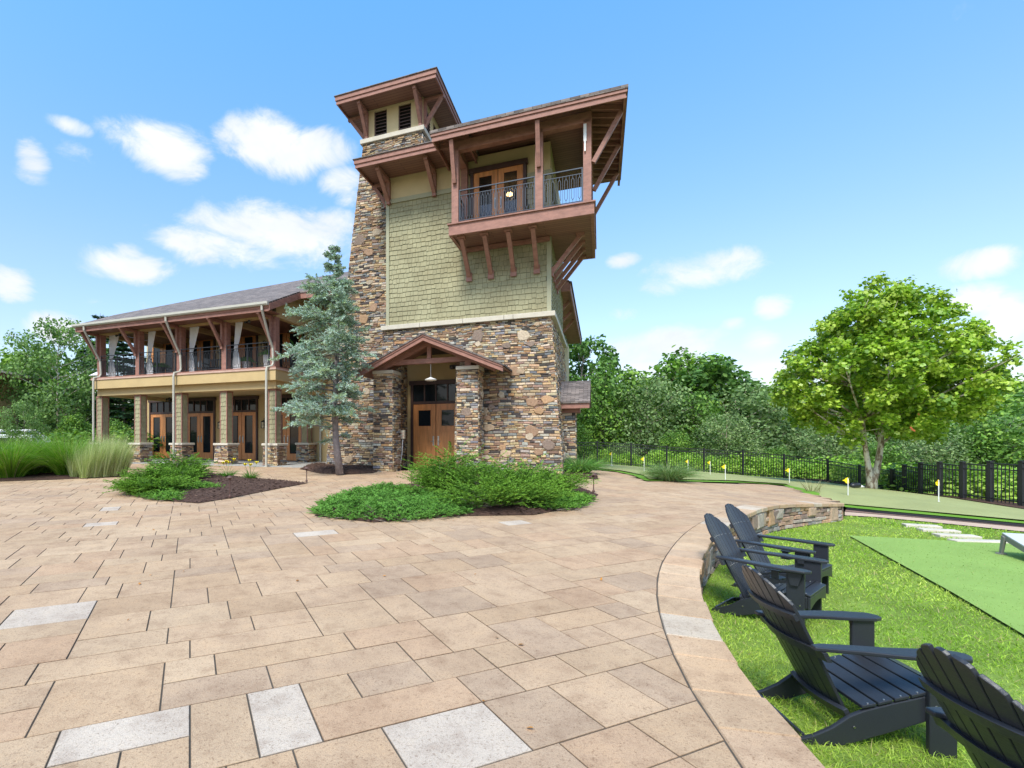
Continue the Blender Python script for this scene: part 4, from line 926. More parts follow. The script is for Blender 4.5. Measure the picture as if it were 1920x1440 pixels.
# ---- grass blades on the lawn (uncountable)
def blades(name,P,n,zf,hmin,hmax,col0,col1,density,width=.004,mat='blade',excl=None,seed=1,seg=2,bend=(.1,.9)):
    rg=np.random.default_rng(seed); A=np.array(P); lo=A.min(0);hi=A.max(0)
    X=rg.uniform(lo[0],hi[0],n*6);Y=rg.uniform(lo[1],hi[1],n*6)
    w=density(X,Y); keep=rg.random(len(X))<w; X=X[keep];Y=Y[keep]
    # vectorised point in polygon
    def vin(X,Y,P):
        r=np.zeros(len(X),bool);j=len(P)-1
        for i in range(len(P)):
            xi,yi=P[i];xj,yj=P[j]; cnd=((yi>Y)!=(yj>Y))&(X<(xj-xi)*(Y-yi)/((yj-yi)+1e-12)+xi); r^=cnd; j=i
        return r
    m=vin(X,Y,P)
    if excl is not None: m&=~vin(X,Y,excl)
    X=X[m][:n];Y=Y[m][:n]; n=len(X); D=rg.normal(size=(n,3))*np.array([.45,.45,0])+np.array([0,0,1])
    sc=np.clip(np.hypot(X,Y)/4.2,1,3.2)
    patch=.5+.5*np.sin(X*1.3+np.sin(Y*1.7)*1.5)*np.sin(Y*1.1+np.sin(X*2.1)); patch=np.clip(patch+rg.normal(size=n)*.3,0,1)[:,None]
    tint=np.array(col0)*(1-patch)+np.array(col1)*patch; tint*=rg.uniform(.65,1.3,(n,1))
    dry=rg.random(n)<.06+.25*(np.sin(X*2.3+1)*np.sin(Y*1.9+X)>.86); tint[dry]=np.array([.42,.36,.17])
    L=rg.uniform(hmin,hmax,n); Z=np.full(n,zf)
    o=ribbons(name,np.stack([X,Y,Z],1),D,L,rg.uniform(*bend,n),width*sc*rg.uniform(.7,1.3,n),tint,M[mat],seg=seg)
    tag(o,kind='stuff'); return o
den=lambda X,Y:np.clip(1.0/(np.hypot(X,Y)/3.2)**1.7,.05,1)
view=lambda X,Y:(X/np.maximum(Y,.3)>.45)&(X/np.maximum(Y,.3)<1.45)
blades('lawn_grass',LP,230000,LZ-.004,.035,.085,(.24,.42,.035),(.46,.58,.10),lambda X,Y:den(X,Y)*view(X,Y),.0042,excl=TURF,seed=3)
blades('turf_fibres',TURF,90000,tz-.002,.012,.03,(.22,.34,.08),(.32,.44,.13),lambda X,Y:den(X,Y)*view(X,Y),.003,seed=4,seg=1)
# stepping stones in the grass
for k,(x0,x1,y0,y1) in enumerate([(1694,1762,979.5,989),(1724,1797,988.5,997.5),(1754,1832,998.5,1007),(1784,1905,1009,1018.5)]):
    z=LZ+.05; a=at(x0,(y0*.75+y1*.25),z);b=at(x1,(y0*.35+y1*.65),z); d=np.array(b)-np.array(a); L=np.linalg.norm(d); n_=np.array([-d[1],d[0]])/L; w=.12
    c=MB(); o0=((a[0]+b[0])/2,(a[1]+b[1])/2,LZ); r=random.Random(k); P=[np.array(a)-n_*w,np.array(b)-n_*w*r.uniform(.8,1.1),np.array(b)+n_*w,np.array(a)+n_*w*r.uniform(.7,1)]
    c.hexa([(p[0]-o0[0],p[1]-o0[1],-.05) for p in P]+[(p[0]-o0[0],p[1]-o0[1],.05) for p in P])
    o=c.build('stepping_stone',M['limestone'],loc=o0,bevel=.012)
    tag(o,['farthest thin pale stepping stone in the grass, beside the pink path','second pale stepping stone in the grass counting from the pink path','third pale stepping stone in the grass counting from the pink path','longest pale stepping stone at the edge of the dark play turf'][k],'stepping stone','stepping stones crossing the lawn')
# ---- fence
fence=empty('metal_fence',(15,25.5,g(15,25.5))); tag(fence,'black metal picket fence behind the putting green','fence'); FO=Vector((15,25.5,g(15,25.5)))
def pxf(px,Y): return ((px-CX)/F*Y,Y)
posts=[(1060,27.6,829,870),(1120,27.3,828,870),(1183.3,26.7,831.7,874.8),(1250,26.3,837,879),(1319.8,25.8,841.5,886),(1393,25.3,845.6,891.5),(1470,25,852.6,899),(1551.7,24.6,862.6,906),(1612,22.2,873,912),(1673.5,19.6,881.5,918),(1695.7,18.8,873,919.5),(1726,18,869,923.5),(1761.5,17.1,868,929),(1805,16.3,868,934),(1856,15.5,867,941),(1916,14.6,867,949),(1990,13.6,867,961)]
PP=[]
for px,Y,t,b in posts:
    x,y=pxf(px,Y); PP.append((x,y,EYE+(HY-b)/F*Y,EYE+(HY-t)/F*Y,px))
for i,(x,y,zb,zt,px) in enumerate(PP):
    w=.035 if px<1650 else .05; c=MB(); X,Y_=x-FO.x,y-FO.y; c.box(X-w,X+w,Y_-w,Y_+w,zb-FO.z-.15,zt-FO.z+.02); c.box(X-w-.01,X+w+.01,Y_-w-.01,Y_+w+.01,zt-FO.z+.021,zt-FO.z+.05); c.build('post',M['metal'],fence)
    if i:
        x0,y0,b0,t0,p0=PP[i-1]; L=math.hypot(x-x0,y-y0); c=MB(); tall=px>1680
        if tall: t0_,t1_=min(t0,zt)-.02,min(t0,zt)-.05
        else: t0_,t1_=t0-.03,zt-.03
        A=lambda s,z:(x0+(x-x0)*s-FO.x,y0+(y-y0)*s-FO.y,z-FO.z)
        for (za,zb_) in ((t0_,t1_),(t0_-.16,t1_-.16),(b0+.12,zb+.12)): c.bar(A(0,za),A(1,zb_),.03,.035)
        n=int(L/.11)
        for k in range(1,n):
            s=k/n; c.bar(A(s,b0+(zb-b0)*s+.03),A(s,t0_+(t1_-t0_)*s),.018,.018,up=(1,0,0))
        c.build('picket_panel',M['metal'],fence)
# ================================================================== VEGETATION
def rdir(n): return unit(rng.normal(size=(n,3)))
def crown_leaves(blobs,n,size,cols,out=.75,upb=.5):
    """blobs: (x,y,z,rx,ry,rz); leaves in the shells of irregular clumps"""
    Bl=np.array(blobs); vol=(Bl[:,3]*Bl[:,4]*Bl[:,5])**(2/3); idx=rng.choice(len(Bl),n,p=vol/vol.sum()); d=rdir(n)
    r=out+(1-out)*rng.random(n); r=np.where(rng.random(n)<.25,rng.random(n)**.5,r)
    lump=1+.16*np.sin(d[:,0]*5+idx)*np.sin(d[:,1]*6+idx*2)+.12*np.sin(d[:,2]*9+idx*3)
    c=Bl[idx,:3]+d*Bl[idx,3:]*(r*lump)[:,None]+rng.normal(size=(n,3))*size*.5
    nr=d*.6+np.array([0,0,upb])+rng.normal(size=(n,3))*.55
    cols=np.array(cols); k=rng.random(len(Bl)); ci=(k[idx]*len(cols)).astype(int)%len(cols); ci2=rng.integers(0,len(cols),n); ci=np.where(rng.random(n)<.55,ci,ci2)
    t=cols[ci]*rng.uniform(.75,1.25,(n,1)); s=size*rng.uniform(.65,1.3,n)
    return c,nr,s,t
def make_tree(name,H,W_,n,size,cols,seed,base=.25,nb=22,shape='leaf',mat='leaf',trunk='bark',tr=None,oval=1.0,trunks=1,open_=0.0):
    r=random.Random(seed); root=empty(name); tr=tr or H*.018; blobs=[]; tb=MB(); zc=H*(base+1)/2; hz=H*(1-base)/2
    tops=[]
    for q in range(trunks):
        a=r.uniform(0,6.28); lx=(q-(trunks-1)/2)*.03*H; pts=[(lx*k*2+r.uniform(-.01,.01)*H*k,r.uniform(-.012,.012)*H*k,H*.93*k) for k in np.linspace(0,1,9)]
        tb.tube(pts,[tr*(1-.88*k)*(1.35 if k==0 else 1) for k in np.linspace(0,1,9)],9); tops.append(pts)
    for i in range(nb):
        t=(i+.5)/nb; z=H*(base+(1-base)*(.06+.88*t)); prof=math.sqrt(max(.05,1-((z-zc)/hz*.97)**2))**oval; prof*=(1.08 if z<zc else 1)
        a=i*2.4+r.uniform(-.4,.4); rr=W_/2*prof*r.uniform(.35,.78)*(1+open_*r.uniform(-.3,.3)); b=W_*r.uniform(.14,.23)*(.65+.5*prof)*(1-open_*.35)
        x,y=rr*math.cos(a),rr*math.sin(a); blobs.append((x,y,z,b,b,b*r.uniform(.6,.85)))
        P=tops[i%trunks]; k=min(.9,max(.12,(z-.12*W_)/H)); j=k*8; p0=Vector(P[int(j)]).lerp(Vector(P[min(8,int(j)+1)]),j-int(j)); e=Vector((x,y,z)); m=p0.lerp(e,.5)+Vector((0,0,-.02*H+r.uniform(-.02,.03)*H))
        r0=tr*.42*(1-k*.6); tb.tube([p0,m,e,e+(e-m)*.55],[r0,r0*.7,r0*.42,r0*.12],6)
        for q in range(2):
            e2=e+Vector((r.uniform(-1,1),r.uniform(-1,1),r.uniform(-.2,.8)))*b*1.1; tb.tube([m.lerp(e,.6),e2],[r0*.35,r0*.08],5)
    tb.build('trunk',M[trunk],root,smooth_=True)
    c,nr,s,t=crown_leaves(blobs,n,size,cols); leaves('crown',c,nr,s,t,M[mat],root,shape); return root
def make_conifer(name,H,W_,seed,cols,tiers=26,K=26,ll=.28,lw=.06,base=.1,trunk='bark'):
    r=random.Random(seed); root=empty(name); tb=MB(); tb.tube([(0,0,0),(0,0,H*.5),(0,0,H)],[H*.016,H*.009,.01],8)
    P=[];D=[];L=[]
    for i in range(tiers):
        t=i/tiers; z=H*(base+(1-base)*t**.95); l=W_/2*(1-t)**.8*r.uniform(.8,1.12)+.12
        for k in range(r.randint(5,7)):
            a=r.uniform(0,6.28); d=Vector((math.cos(a),math.sin(a),r.uniform(-.05,.3))); li=l*r.uniform(.7,1.1); tb.bar((0,0,z),(d.x*li,d.y*li,z+d.z*li-.1*li),.02+.01*li,.02+.01*li,w2=.01,h2=.01)
            for q in range(7):
                f=.22+.11*q; P.append((d.x*li*f,d.y*li*f,z+d.z*li*f-.1*li*f*f)); s_=(-1)**q; e=Vector((d.x-s_*d.y*.9,d.y+s_*d.x*.9,r.uniform(-.1,.25))); D.append(tuple(e)); L.append(li*.42*(1.15-f)+.12)
    n=len(P); cols=np.array(cols); t=cols[rng.integers(0,len(cols),n)]*rng.uniform(.75,1.2,(n,1))
    tb.build('trunk',M[trunk],root); sprays('crown',np.array(P),np.array(D),np.array(L),.18,K,ll,lw,t,M['needle'],root); return root
GR=[(.11,.22,.035),(.15,.29,.045),(.075,.165,.025),(.24,.40,.06),(.13,.25,.05)]
GR2=[(.14,.23,.08),(.20,.30,.11),(.10,.17,.05),(.26,.36,.14)]
GR3=[(.24,.44,.05),(.32,.52,.07),(.16,.32,.04),(.38,.55,.10)]
protos={}
def proto(k):
    if k in protos: return protos[k]
    if k=='oak': o=make_tree('forest_tree',10,8,7500,.30,GR,11,base=.08,nb=30)
    if k=='oak2': o=make_tree('forest_tree',10,9,7500,.28,GR2,12,base=.1,nb=34,open_=.5,tr=.15,trunk='plane_bark')
    if k=='maple': o=make_tree('forest_tree',10,6.5,7000,.30,GR[:4],13,base=.08,nb=26,open_=.3)
    if k=='tall': o=make_tree('forest_tree',10,5,4200,.26,[(.09,.19,.04),(.12,.24,.05)],14,base=.35,nb=20,open_=1.0,oval=.7)
    if k=='birch': o=make_tree('birch_tree',10,7.5,8500,.20,[(.16,.27,.08),(.20,.33,.09),(.12,.22,.06)],15,base=.12,nb=34,open_=.9,oval=1.2,trunk='plane_bark',tr=.11)
    if k=='con': o=make_conifer('conifer_tree',10,5.5,16,[(.05,.115,.06),(.07,.15,.08),(.045,.10,.045)])
    if k=='bushd': o=make_tree('undergrowth_shrub',2.0,2.6,2400,.13,GR,18,base=.05,nb=22,tr=.03)
    if k=='bush': o=make_tree('hedge_shrub',2.0,2.6,2400,.13,GR3,17,base=.05,nb=22,tr=.03)
    o['_first']=True; protos[k]=o; return o
def setlab(o,lab,cat,grp=None):
    o['label']=lab; o['category']=cat
    if grp: o['group']=grp
def place(k,px,ytop,Y,lab,cat,grp,ws=1.0,rot=None,zb=None):
    p=proto(k); 
    if p.get('_first'): o=p; del p['_first']
    else: o=copy_tree(p)
    x=(px-CX)/F*Y; zb=gz(x,Y)-.1 if zb is None else zb; zt=EYE+(HY-ytop)/F*Y; h0=2.0 if k[:4]=='bush' else 10.0; s=(zt-zb)/h0*.95
    o.location=(x,Y,zb); o.scale=(s*ws,s*ws,s); o.rotation_euler=(0,0,random.uniform(0,6.28) if rot is None else rot); setlab(o,lab,cat,grp); return o
random.seed(21)
FG='woodland trees beyond the black fence'
fore=[('tall',1092,603,44,.9,'tall slender tree with open crown rising right behind the tower eave'),
('oak',1128,690,38,.8,'dense green tree filling the gap beside the side porch roof'),
('maple',1170,676,46,1.0,'rounded green tree just right of the slender tall tree behind the tower'),
('oak2',1215,700,37,.9,'spreading tree with pale bare branches behind the leftmost golf flags'),
('maple',1246,684,48,.9,'mid green tree left of the tall open crowned tree'),
('maple',1292,640,47,1.0,'tallest woodland tree in the gap between tower and plane tree, its left crown'),
('tall',1330,655,45,1.5,'open airy crown leaning right of the tallest woodland tree'),
('oak',1300,728,36,.85,'low dense tree under the tallest woodland tree'),
('oak2',1382,716,40,1.1,'broad grey green tree with arching pale limbs near the fence'),
('oak2',1440,730,43,1.0,'grey green spreading tree just left of the plane tree crown'),
('maple',1425,706,58,1.0,'distant rounded tree above the grey green spreading trees'),
('oak',1352,704,56,1.0,'distant dark tree right of the open airy crown'),
('oak',1500,722,52,1.0,'dark tree half hidden by the left edge of the plane tree crown'),
('oak2',1565,770,38,.9,'low tree seen under the plane tree crown, left of its trunk'),
('maple',1610,722,60,1.0,'distant tree hidden behind the middle of the plane tree crown'),
('oak',1690,760,44,1.0,'dense tree seen right of the plane tree trunk'),
('maple',1740,730,56,1.0,'distant tree behind the right half of the plane tree crown'),
('oak2',1748,792,30,.8,'low spreading tree behind the stepped tall fence panels'),
('oak',1800,742,50,1.1,'dark tree under the right end of the plane tree crown'),
('maple',1862,722,54,1.0,'mid green tree just right of the plane tree crown'),
('oak',1905,700,60,1.1,'tall dark tree at the right edge of the photo'),
('oak2',1835,775,34,1.0,'grey green spreading tree behind the tall fence right of the last flag'),
('maple',1905,765,36,1.0,'bushy green tree at the right edge behind the tall fence'),
('oak',1985,735,40,1.1,'dense tree at the far right beyond the tall fence'),
('maple',1080,730,36,.8,'bushy tree hidden behind the side porch roof')]
for k,px,yt,Y,ws,lab in fore: place(k,px,yt,Y,lab,'tree',FG,ws)
i=0
for px in range(1066,2020,64):
    o=place(('oak','maple')[i%2],px,(722,746,712,738,728,752,716)[i%7]+(-14 if px>1850 else 0),74+6*math.sin(px),'','tree','woodland trees beyond the black fence',1.2)
    o['label']='distant tree of the back row of the woodland, crown lost in its neighbours'; o['group']='back row of the woodland beyond the fence'; i+=1
for px in range(1074,1960,96):
    o=place(('oak2','oak')[i%2],px,(788,826,806,772,836)[i%5],31+2*math.sin(px) if px<1640 else 27,'','tree','woodland trees beyond the black fence',1.0)
    o['label']='low leafy sapling of the undergrowth close behind the fence'; o['group']='undergrowth saplings behind the fence'; i+=1
# bushes behind the fence
for q,px in enumerate(list(range(1126,1700,27))):
    Y=28.6-.0035*(px-1100) if px<1600 else 24
    o=place('bush',px+random.uniform(-6,6),[842,850,846,852,838,856][q%6]+(.04*(px-1126)),Y,'bright yellow green shrub pressed against the back of the black fence','shrub','yellow green shrubs behind the fence',random.uniform(.9,1.2))
for px,yt,Y in ((1725,868,19.5),(1790,876,18.5),(1850,872,17.6),(1915,876,17)): 
    o=place('bush',px,yt,Y,'green shrub seen through the tall close picketed fence panels','shrub','shrubs behind the tall fence panels',1.4,zb=g(19,17)-.9)
# left side
LG='trees behind the grasses on the left'
for k,px,yt,Y,ws,lab in [('birch',108,575,33,.9,'tall light green tree with open top, highest left of the veranda'),
 ('maple',22,650,36,1.0,'yellow green leafy tree at the left edge above the white van'),
 ('con',188,572,42,.9,'dark conifer whose pointed tip shows above the left eave'),
 ('oak',66,640,44,1.1,'rounded tree between the yellow green tree and the tall open topped tree'),
 ('con',232,618,34,1.2,'blue green conifer seen through the left bays of the veranda'),
 ('con',160,640,37,1.1,'blue green conifer just left of the veranda corner downpipe'),
 ('oak',-25,700,34,1.2,'dense tree cut by the left edge of the photo'),
 ('birch',45,742,27,.8,'light green low tree behind the white van'),
 ('maple',140,770,28,.9,'bright green low tree behind the feathery grass clumps'),
 ('oak',215,785,31,.9,'dark leafy tree behind the corner veranda column'),
 ('oak',270,700,36,1.0,'dark leafy tree showing between the first two veranda columns'),
 ('con',290,640,40,1.2,'conifer showing behind the left bay of the upper veranda'),
 ('maple',100,700,42,1.3,'dense green tree behind the lower half of the tall open topped tree'),
 ('oak',180,740,40,1.3,'dark tree filling the space beside the corner downpipe')]:
    place(k,px,yt,Y,lab,'tree',LG,ws)
for q,px in enumerate((-10,70,112,150,196,232,262,290)):
    place('bushd',px,806+4*(q%3),[34,33,33,25,26,28,28,29][q],'dark green undergrowth shrub at the foot of the left trees','shrub','undergrowth shrubs at the foot of the left trees',1.5)
# ---- the plane tree
r=random.Random(4); TX,TY=pxf(1634,18.8); TZ=g(TX,TY)-.02
pt=empty('plane_tree',(TX,TY,TZ)); setlab(pt,'large round crowned plane tree with forked pale trunk by the putting green','tree')
tb=MB(); limbs=[]
A=[(0,0,-.1),(-.03,0,.35),(-.12,.0,.9),(-.2,.05,1.7),(-.28,.05,2.6),(-.1,.1,3.8),(-.25,.15,5.2),(-.1,0,6.6)]
Bb=[(.03,0,-.1),(.06,0,.35),(.2,-.03,.9),(.3,-.05,1.7),(.38,0,2.6),(.55,-.1,3.8),(.7,0,5.2),(.75,.1,7.0)]
tb.tube(A,[.21,.13,.09,.075,.065,.05,.03,.012],12); tb.tube(Bb,[.17,.13,.10,.09,.078,.06,.04,.012],12)
def prof(z): # crown radius over height above ground
    t=(z-1.9)/5.9
    return 3.25*max(0,(1-abs((t-.36)/.66)**2.1))**.62 if t>.36 else 3.25*max(.0,1-((.36-t)/.42)**2.2)**.5
bl=[]
ZH=[1.9,2.34,2.94,3.74,4.54,5.14,5.94,6.74,7.54,8.0]; RH=[1.2,2.2,2.9,3.4,3.6,3.2,2.65,2.0,1.3,.4]
cdf=np.cumsum(np.interp(np.linspace(2.1,7.75,200),ZH,RH)**1.7); cdf/=cdf[-1]
for i in range(330):
    z=float(np.interp((i+.5)/330,cdf,np.linspace(2.1,7.75,200))); a=i*2.399+r.uniform(-.3,.3); pr_=float(np.interp(z,ZH,RH)); k=math.sqrt(r.uniform(.12,1))
    b=r.uniform(.26,.46); rr=max(0,pr_*k-b*.75); z+=.55*max(0,1-rr/1.5)*(z<3.2); x,y=rr*math.cos(a)+.16+.12*(4.5-abs(z-4.5))/2,rr*math.sin(a); z+=r.uniform(-.2,.2)-b*.3; bl.append((x,y,z,b,b,b*.7))
    if i%6==0:
        P=A if x<.1 else Bb; kz=min(6,max(2,z-.45*rr)); j=min(range(8),key=lambda q:abs(P[q][2]-kz)); p0=Vector(P[max(3,j)]); e=Vector((x,y,z)); m=p0.lerp(e,.5)+Vector((0,0,-.05)); tb.tube([p0,m,e],[.05,.033,.01],6)
        for q in range(2): tb.tube([m.lerp(e,.5),e+Vector((r.uniform(-.6,.6),r.uniform(-.6,.6),r.uniform(-.1,.4)))],[.02,.006],5)
tb.build('trunk',M['plane_bark'],pt,smooth_=True)
c_,n_,s_,t_=crown_leaves(bl,44000,.128,[(.30,.46,.04),(.38,.55,.055),(.22,.38,.035),(.46,.60,.09),(.34,.46,.05),(.13,.25,.02)],out=.5,upb=.7)
leaves('crown',c_,n_,s_,t_,M['leaf_gloss'],pt,'maple')
c_=MB(); 
leaves('red_leaves',np.array([(-.72,-2.2,2.25),(-.76,-2.2,2.3),(-.3,-2,2.75),(-.7,-2.25,2.2)]),np.array([(0,-1,.3)]*4,float),np.array([.10,.09,.08,.08]),np.array([(.45,.13,.05)]*4),M['leaf'],pt,'maple')
# ---- blue cedar by the stone shaft
CXw,CYw=at(637,891); cz=g(CXw,CYw)+.03; ce=empty('blue_cedar',(CXw,CYw,cz)); setlab(ce,'slender blue grey cedar in front of the stone shaft','tree')
r=random.Random(8); CH=(891-464)/F*CYw; sc=CYw/F   # metres per pixel at the tree
tb=MB(); tp=[(0,0,0),(-.12,0,CH*.15),(-.16,0,CH*.3),(-.1,.02,CH*.5),(-.06,0,CH*.7),(-.14,0,CH*.86),(-.16,0,CH)]
tb.tube(tp,[.13,.10,.09,.07,.045,.02,.006],10)
def cax(z):
    k=z/CH*6; return Vector(tp[0]).lerp(Vector(tp[-1]),z/CH) if False else Vector((np.interp(z,[p[2] for p in tp],[p[0] for p in tp]),np.interp(z,[p[2] for p in tp],[p[1] for p in tp]),z))
P=[];D=[];L=[]
nbr=190
for i in range(nbr):
    t=(i+.5)/nbr; z=CH*min(.985,.19+.80*t+r.uniform(-.05,.05)); a=i*2.4+r.uniform(-.5,.5)
    wd_=np.interp(t,[0,.08,.25,.5,.7,.82,.9,1],[70,95,98,90,68,44,22,10])*sc*r.uniform(.45,1.15)
    if math.cos(a)<-.2 : wd_*=1.12
    if math.cos(a)>.3: wd_*=.72
    if t>.80 and r.random()<.25: continue
    p0=cax(z); up=r.uniform(-.05,.95)*(1 if t>.25 else .4); d=Vector((math.cos(a),math.sin(a),up)).normalized(); pts=[p0+d*wd_*f+Vector((0,0,-.22*wd_*f*f)) for f in (0,.33,.66,1)]
    tb.tube(pts,[.028*(1-t*.6),.02*(1-t*.6),.012,.005],5)
    m=int(8+17*wd_)
    for q in range(m):
        f=.22+.78*(q+.5)/m; p=p0+d*wd_*f+Vector((0,0,-.22*wd_*f*f)); s2=(-1)**q; li=(.34*wd_*(1.15-f)+.10)*r.uniform(.6,1.2)
        e=Vector((d.x*.8-s2*d.y*.9+r.uniform(-.5,.5),d.y*.8+s2*d.x*.9+r.uniform(-.5,.5),r.uniform(-.45,.85))); P.append(tuple(p));D.append(tuple(e));L.append(li)
tb.build('trunk',simple('cedar_bark',(.20,.17,.17),.9,var=.3,sc=9,bsc=40,bd=.01),ce,smooth_=True)
n=len(P); cols=np.array([(.38,.49,.42),(.47,.58,.52),(.27,.38,.31),(.34,.44,.26)]); t=cols[rng.integers(0,4,n)]*rng.uniform(.8,1.25,(n,1))
sprays('crown',np.array(P),np.array(D),np.array(L),.12,26,.07,.024,t,M['needle'],ce,spread=1.0,flat=-.6)
# ---- junipers
def juniper(name,label,P0s,seed,n,h,lmin,lmax,col,tip,poly=None,K=46,ll=.066,lw=.017,dirz=(.1,.75),grp=None,cat='shrub'):
    """P0s: list of (px,py) crown centres with radius (m): sprays radiate from them"""
    r=np.random.default_rng(seed); P=[];D=[];L=[]
    cen=[]
    for px,py,rad,hh in P0s:
        x,y=at(px,py); cen.append((x,y,rad,hh))
    o0=(cen[0][0],cen[0][1],g(cen[0][0],cen[0][1])); tb=MB()
    for x,y,rad,hh in cen:
        m=int(n/len(cen))
        for q in range(m):
            a=r.uniform(0,2*np.pi); k=np.sqrt(r.random())*.8; hx=hh*(1-k**1.6)*r.uniform(.25,1.0)
            p=np.array([x+rad*k*np.cos(a),y+rad*k*np.sin(a),g(x,y)+.05+hx*.8]); a2=a+r.normal()*.5
            d=np.array([np.cos(a2),np.sin(a2),r.uniform(*dirz)]); P.append(p-np.array(o0));D.append(d);L.append(r.uniform(lmin,lmax))
            if q%6==0: tb.tube([(x-o0[0],y-o0[1],.02),tuple(p-np.array(o0))],[.016,.006],5)
    n=len(P); t=np.array(col)*r.uniform(.75,1.25,(n,1)); root=empty(name,o0); setlab(root,label,cat,grp)
    tb.build('stem',M['bark'],root); sprays('foliage',np.array(P),np.array(D),np.array(L),.16,K,ll,lw,t,M['needle'],root,tipt=tip); return root
def carpet(name,label,poly,seed,n,h,col,tip,K=22,ll=.045,lw=.013,grp=None):
    r=np.random.default_rng(seed); xs=[p[0] for p in poly];ys=[p[1] for p in poly]; o0=(sum(xs)/len(xs),sum(ys)/len(ys)); z0=g(*o0); P=[];D=[]
    A=np.array(poly+[poly[0]])
    while len(P)<n:
        x=r.uniform(min(xs),max(xs));y=r.uniform(min(ys),max(ys))
        if not inpoly(x,y,poly): continue
        Dd=np.diff(A,axis=0); tt=np.clip(((np.array([x,y])-A[:-1])*Dd).sum(1)/(Dd**2).sum(1),0,1); de=np.linalg.norm(A[:-1]+Dd*tt[:,None]-np.array([x,y]),axis=1).min()
        hh=h*min(1,.25+de/.5)*(.75+.35*np.sin(x*5)*np.sin(y*4.3)); P.append((x-o0[0],y-o0[1],g(x,y)-z0+hh*r.uniform(.3,.85))); a=r.uniform(0,6.28); D.append((np.cos(a),np.sin(a),r.uniform(.15,.9)))
    t=np.array(col)*r.uniform(.7,1.3,(n,1)); root=empty(name,(o0[0],o0[1],z0)); setlab(root,label,'shrub',grp)
    sprays('foliage',np.array(P),np.array(D),r.uniform(.10,.22,n),.15,K,ll,lw,t,M['needle'],root,tipt=tip)
    # low dark mat of stems below
    m=MB(); rr=random.Random(seed)
    for q in range(260):
        p=P[rr.randrange(n)]; m.tube([(p[0],p[1],p[2]*.1-.0),(p[0]+rr.uniform(-.25,.25),p[1]+rr.uniform(-.25,.25),p[2])],[.008,.004],4)
    m.build('stem',M['bark'],root); return root
JC=(.055,.13,.018);JT=(.22,.42,.04)
juniper('juniper_shrub','tall feathery juniper on the centre island in front of the entrance',[(848,928,.5,1.2),(836,932,.4,1.05),(905,940,.55,.85),(955,938,.5,.9),(1000,933,.5,.65),(830,930,.45,.6),(900,955,.6,.45),(960,952,.5,.4),(985,948,.5,.4),(1035,928,.45,.45)],5,1650,.7,.36,.9,JC,JT,dirz=(.2,.95),grp='junipers on the plaza islands')
juniper('juniper_shrub','feathery juniper mound on the left island',[(325,903,.55,.9),(352,900,.45,.82),(285,915,.45,.5),(330,912,.5,.55),(300,925,.5,.3),(268,925,.4,.2)],6,1150,.7,.3,.66,JC,JT,grp='junipers on the plaza islands')
carpet('creeping_juniper','wide flat juniper carpet on the left half of the centre island',[at(*p) for p in [(582,962),(600,972),(680,977),(760,980),(865,970),(900,960),(850,940),(790,925),(740,918),(680,922),(620,938)]],7,3600,.24,(.075,.19,.03),(.20,.42,.07),grp='creeping junipers')
carpet('creeping_juniper','low juniper spilling over the right end of the centre island',[at(*p) for p in [(1000,957),(1050,960),(1095,952),(1112,940),(1080,930),(1030,930),(990,940)]],8,1500,.22,(.08,.20,.03),(.22,.44,.06),grp='creeping junipers')
carpet('creeping_juniper','low juniper spilling over the front edge of the left island',[at(*p) for p in [(238,918),(240,928),(290,940),(340,941),(345,925),(420,918),(330,905),(270,905)]],9,1700,.2,(.08,.20,.03),(.22,.44,.06),grp='creeping junipers')
# ---- ornamental grasses
def tuft(name,label,x,y,h,rad,n,col,tip,seed,lean=(.2,.9),width=.009,bend=(.15,.55),cat='ornamental grass',grp=None,stiff=None,drift=(0,0)):
    r=np.random.default_rng(seed); a=r.uniform(0,2*np.pi,n); k=np.sqrt(r.random(n))*rad*.35; P=np.stack([k*np.cos(a),k*np.sin(a),np.zeros(n)],1)
    l=r.uniform(*lean,n); D=np.stack([np.cos(a)*l+drift[0],np.sin(a)*l+drift[1],np.ones(n)],1); L=h*r.uniform(.6,1.2,n)*np.linalg.norm(D,axis=1)**.35
    t=np.array(col)*r.uniform(.6,1.25,(n,1)); m=r.random(n)<.35; t[m]=np.array(tip)*r.uniform(.8,1.2,(m.sum(),1)); dry=r.random(n)<.05; t[dry]=(.45,.38,.22)
    o=ribbons(name,P,D,L,r.uniform(*bend,n),width*r.uniform(.6,1.3,n),t,M['blade'],seg=6); o.location=(x,y,g(x,y)+.02); setlab(o,label,cat,grp); return o
GC=(.11,.27,.02);GT=(.26,.46,.05)
GA='tall green grasses of the left bed'
for q,(px,py,Yd,h,n,lab) in enumerate([(128,893,None,1.75,3600,'widest arching dark green grass in the middle of the left bed'),(20,898,None,1.75,2800,'dark green arching grass at the left edge of the photo'),(75,890,None,1.6,1800,'green grass in front of the white van'),(172,880,None,1.6,1800,'green grass behind the pale feathery clumps'),(-40,900,None,1.7,1600,'green grass partly cut by the left photo edge'),(48,893,None,1.5,1500,'green grass low between the two widest dark clumps of the left bed')]):
    x,y=at(px,py); tuft('fountain_grass',lab,x,y,h,.8,n,GC,GT,100+q,(.05,.75),.010,(.25,.6),grp=GA)
PC_=(.38,.47,.17);PT=(.62,.66,.38)
